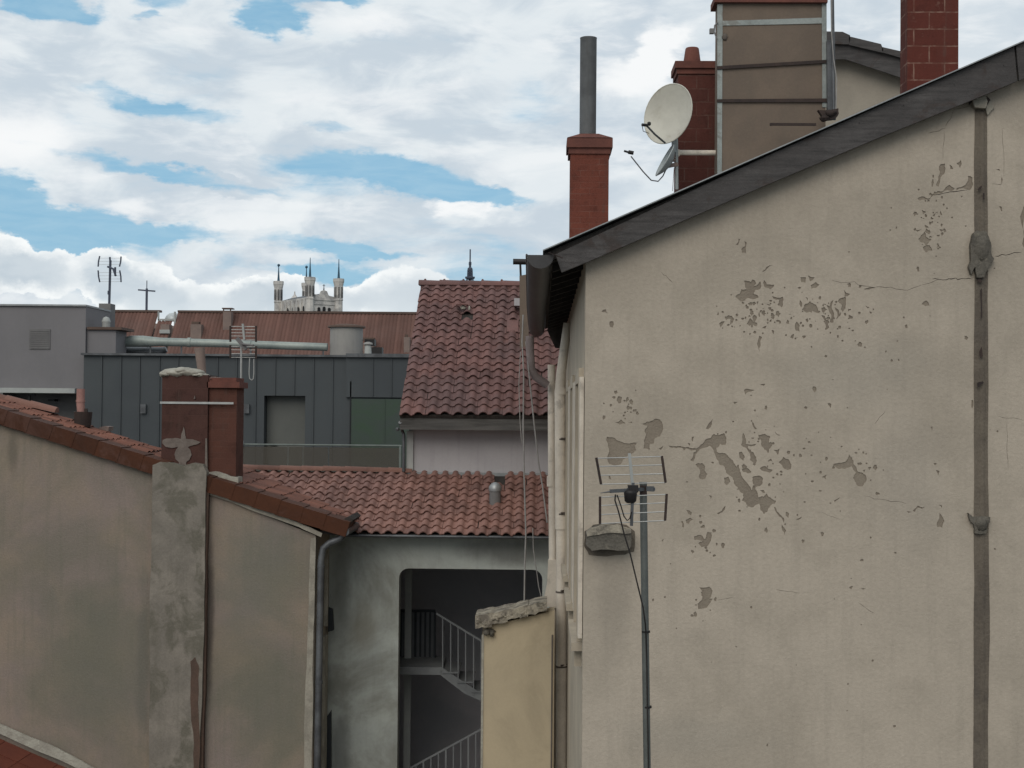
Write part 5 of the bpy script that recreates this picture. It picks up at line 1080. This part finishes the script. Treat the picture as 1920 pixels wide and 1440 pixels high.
# mast beside the block
D = 17.0; t = thing('tall_roof_mast', 'tall thin dark mast strapped beside the rendered chimney block', 'mast', P(1560, 215, D))
mb = MB(); mb.tube([P(1564, 225, D), P(1560, -40, D)], .022, 12); mb.build('pole', M['zincdark'], t)
mb = MB(); mb.tube([P(1560, -30, D-.04), P(1559, 60, D-.04), P(1563, 110, D-.04), P(1569, 150, D-.04), P(1567, 215, D-.04)], .007, 8); mb.build('cable', M['cable'], t)
mb = MB(); mb.pprism([(1551,75),(1562,75),(1566,215),(1552,215)], D+.12, .08); mb.build('post', M['zincdark'], t)
mb = MB(); mb.blob(P(1558, 212, D-.05), .07, .05, .04, 4, .3); mb.blob(P(1545, 222, D-.05), .055, .05, .035, 5, .3); mb.pprism(jag([(1534,206),(1572,203),(1573,213),(1567,222),(1545,224)], .05, 2, 2), D-.05, .08); mb.build('mast_clamp', M['iron'], t)
mb = MB(); mb.bar(P(1445, 233, D-.1), P(1530, 233.5, D-.1), .022, .03); mb.bar(P(1445, 231, D-.1), P(1445, 236, D-.1), .02); mb.build('cross_arm', M['iron'], t)
# right brick chimney
D = 16.5; t = thing('large_block_chimney', 'red block chimney with pale mortar joints rising beside the verge peak', 'chimney', P(1742, 150, D))
mb = MB(); mb.pbox(1701, -60, 1797, 260, D, .32); p0 = P(1689, 100, D); 
mb.build('stack_body', M['blockbrick'], t)
# neighbour gable
D = 24; nb_ = thing('neighbour_gable', 'beige gable with grey stepped verge tiles behind the rendered chimney block', 'house', P(1620, 300, D))
mb = MB(); mb.pprism([(1400,130),(1500,110),(1585,109),(1700,146),(1900,215),(1900,900),(1400,900)], D, 5); mb.build('wall', M['nbwall'], nb_)
mb = MB(); mb.pprism([(1500,80),(1592,80),(1700,110),(1900,168),(1900,218),(1700,149),(1585,111),(1500,112)], D-.25, .03); mb.build('fascia_board', M['verge'], nb_)
mb = MB()
for q in ([(1480,57),(1580,59.5),(1594,66),(1594,83),(1480,80)], [(1592,68),(1652,82.5),(1656,92),(1656,99),(1592,84)], [(1654,88),(1720,103),(1720,117),(1654,98)], [(1718,106),(1800,130),(1800,142),(1718,116)]): mb.pprism(q, D-.32, 5.2)
mb.build('verge_tiles', M['verge'], nb_)
# ---------- satellite dishes on the rail
D = 17.3
def dish(c, nrm, rx, ry, up):
    """offset dish: shallow bowl; nrm is the viewing direction of the bowl"""
    nrm = Vector(nrm).normalized(); s_ = nrm.cross(Vector(up)).normalized(); u_ = s_.cross(nrm); fr, bk = MB(), MB(); n = 36; K = 7
    for mb_, off in ((fr, 0), (bk, -.012)):
        vs = [Vector(c)+nrm*(-.085+off)]; fs = []
        for j in range(1, K+1):
            q = j/K
            for i in range(n): th = 2*math.pi*i/n; vs.append(Vector(c)+s_*math.cos(th)*rx*q+u_*math.sin(th)*ry*q+nrm*(-.085*(1-q*q)+off))
        for i in range(n): fs.append((0, 1+i, 1+(i+1) % n))
        for j in range(K-1):
            for i in range(n): a = 1+j*n+i; b = 1+j*n+(i+1) % n; fs.append((a, a+n, b+n, b))
        mb_.add(vs, fs, 0, True)
    rim = MB(); ring = [Vector(c)+s_*math.cos(2*math.pi*i/n)*rx+u_*math.sin(2*math.pi*i/n)*ry-nrm*.005 for i in range(n+1)]; rim.tube(ring, .008, 8, cap=False)
    return fr, bk, rim, nrm, s_, u_
t = thing('large_satellite_dish', 'big cream satellite dish facing the viewer in front of the sooty chimney', 'satellite dish', P(1262, 265, D))
c = P(1252, 213, D-.1); fr, bk, rim, n_, s_, u_ = dish(c, (-.62, -.80, .12), .34, .375, (.22, 0, 1))
dsh = fr.build('dish', M['dish'], t); bk.build('dish_back', M['dishback'], dsh); rim.build('dish_rim', M['dish'], dsh)
mb = MB(); mb.tube([P(1247, 268, D-.35), P(1228, 252, D-.5), P(1213, 236, D-.62)], .012, 8); mb.build('feed_arm', M['zincdark'], t)
mb = MB(); mb.tube([P(1204, 234, D-.66), P(1214, 235, D-.62)], .018, 10); mb.blob(P(1217, 232, D-.6), .025, .03, .025, 1, .1); mb.tube([P(1204, 236, D-.66), P(1206, 246, D-.6), P(1217, 250, D-.55)], .004, 6); mb.build('receiver', M['black'], t)
mb = MB(); mb.tube([P(1266, 250, D), P(1268, 262, D+.05), P(1269, 355, D+.1)], .022, 10); mb.bar(P(1262, 250, D+.02), P(1264, 285, D+.02), .03, .05); mb.build('bracket', M['dishback'], t)
mb = MB(); mb.tube([P(1269, 286, D+.12), P(1346, 286.5, D+.12)], .032, 12); mb.pbox(1268, 280, 1274, 292, D+.08, .08); tag(mb.build('support_rail', M['cream']), 'pale horizontal tube carrying the dishes across the sooty chimney', 'rail')
t = thing('edge_on_satellite_dish', 'smaller satellite dish turned edge-on below the big cream dish', 'satellite dish', P(1262, 300, D))
c = P(1246, 300, D-.02); fr, bk, rim, n_, s_, u_ = dish(c, (-.86, -.12, .46), .20, .215, (.5, 0, .85))
dsh = fr.build('dish', M['dishback'], t); bk.build('dish_back', M['dishback'], dsh); rim.build('dish_rim', M['dishback'], dsh)
mb = MB(); mb.tube([P(1252, 311, D), P(1243, 330, D-.03), P(1234, 340, D-.05), P(1221, 338, D-.06), P(1206, 322, D-.08), P(1183, 293, D-.1)], .008, 8); mb.build('feed_arm', M['zincdark'], t)
mb = MB(); mb.tube([P(1170, 283, D-.1), P(1180, 286, D-.1)], .013, 10); mb.tube([P(1178, 285, D-.1), P(1188, 287, D-.1)], .024, 10); mb.build('receiver', M['black'], t)
mb = MB(); mb.tube([P(1250, 302, D), P(1268, 300, D+.08)], .02, 8); mb.bar(P(1254, 311, D), P(1270, 308, D+.08), .04, .05); mb.bar(P(1257, 293, D), P(1268, 296, D+.08), .025); mb.tube([P(1264, 315, D), P(1261, 358, D)], .004, 6); mb.build('mount', M['farstack'], t)

# ================================================================== NEAR AERIAL
D = 9.0; t = thing('near_grid_aerial', 'close television aerial with rod reflectors on a galvanised mast before the gable', 'antenna', P(1210, 1440, D))
mb = MB(); mb.tube([P(1206, 905, D), P(1217, 1700, D)], .0235, 20); mb.tube([P(1206, 904, D), P(1206, 908, D)], .0255, 20); mb.build('mast', M['mast'], t)
Dp = D-.10
for (a, b, nm) in ((((1118,858),(1127,908)), ((1241,855),(1248,905)), 0), (((1125,931),(1125,982)), ((1250,926),(1247,976)), 1)):
    rf_ = MB()
    for i in range(4):
        s_ = i/3; p0 = P(a[0][0]+(a[1][0]-a[0][0])*s_, a[0][1]+(a[1][1]-a[0][1])*s_+(1.5 if i == 0 else 0), Dp); p1 = P(b[0][0]+(b[1][0]-b[0][0])*s_, b[0][1]+(b[1][1]-b[0][1])*s_+(1.0 if i == 0 else 0), Dp); rf_.tube([p0, p1], .0034, 8)
    r_ = rf_.build('reflector', M['alu'], t)
    for q in (a, b):
        e_ = MB(); e_.tube([P(q[0][0], q[0][1], Dp), P(q[1][0], q[1][1], Dp)], .0085, 10); e_.build('end_bar', M['iron'], r_)
mb = MB(); mb.bar(P(1180, 850, Dp-.01), P(1186, 909, Dp-.01), .018, .014, up=(0,1,0)); mb.build('upper_spine', M['ledge'], t)
mb = MB(); mb.bar(P(1187, 905, Dp-.01), P(1184, 986, Dp-.01), .019, .016, up=(0,1,0)); mb.build('lower_spine', M['zincdark'], t)
mb = MB(); mb.tube([P(1126, 924.5, Dp-.05), P(1145, 921.5, Dp-.04)], [.002, .006], 8); mb.bar(P(1144, 921, Dp-.04), P(1180, 919, Dp), .022, .022); mb.bar(P(1178, 918, Dp), P(1226, 917, D+.03), .026, .022); mb.pprism([(1212,912),(1227,912),(1224,917),(1227,922),(1212,921)], D-.05, .03); mb.build('boom', M['zincdark'], t)
mb = MB(); mb.pprism([(1177,910),(1197,910),(1197,923),(1190,925),(1180,922)], Dp-.03, .05); mb.lathe(P(1182, 943, Dp), [(.025, 0), (.037, .012), (.042, .06), (.044, .078), (.02, .082)], 18); mb.build('junction_box', M['black'], t)
mb = MB(); mb.pbox(1200, 910, 1213, 928, D-.035, .02); mb.bar(P(1196, 916, D-.02), P(1204, 924, D-.02), .012); mb.build('mast_clamp', M['iron'], t)
mb = MB(); mb.tube([P(x, y, Dp-.03) for x, y in ((1154,927),(1153,938),(1160,960),(1170,1000),(1182,1040),(1194,1090),(1206,1140),(1210,1170))]+[P(x, y, D-.032) for x, y in ((1211,1184),(1213,1250),(1214,1325),(1216,1430),(1221,1700))], .0048, 8); mb.tube([P(x, y, Dp-.02) for x, y in ((1157,928),(1164,948),(1170,968),(1176,976),(1181,972),(1184,960))], .004, 8); mb.build('coax_cable', M['blackcable'], t)
for y in (1184, 1325):
    mb = MB(); mb.tube([P(1211+(y-1184)*.02, y-1.5, D), P(1211+(y-1184)*.02, y+2, D)], .0275, 20); mb.build('tape_band', M['black'], t)
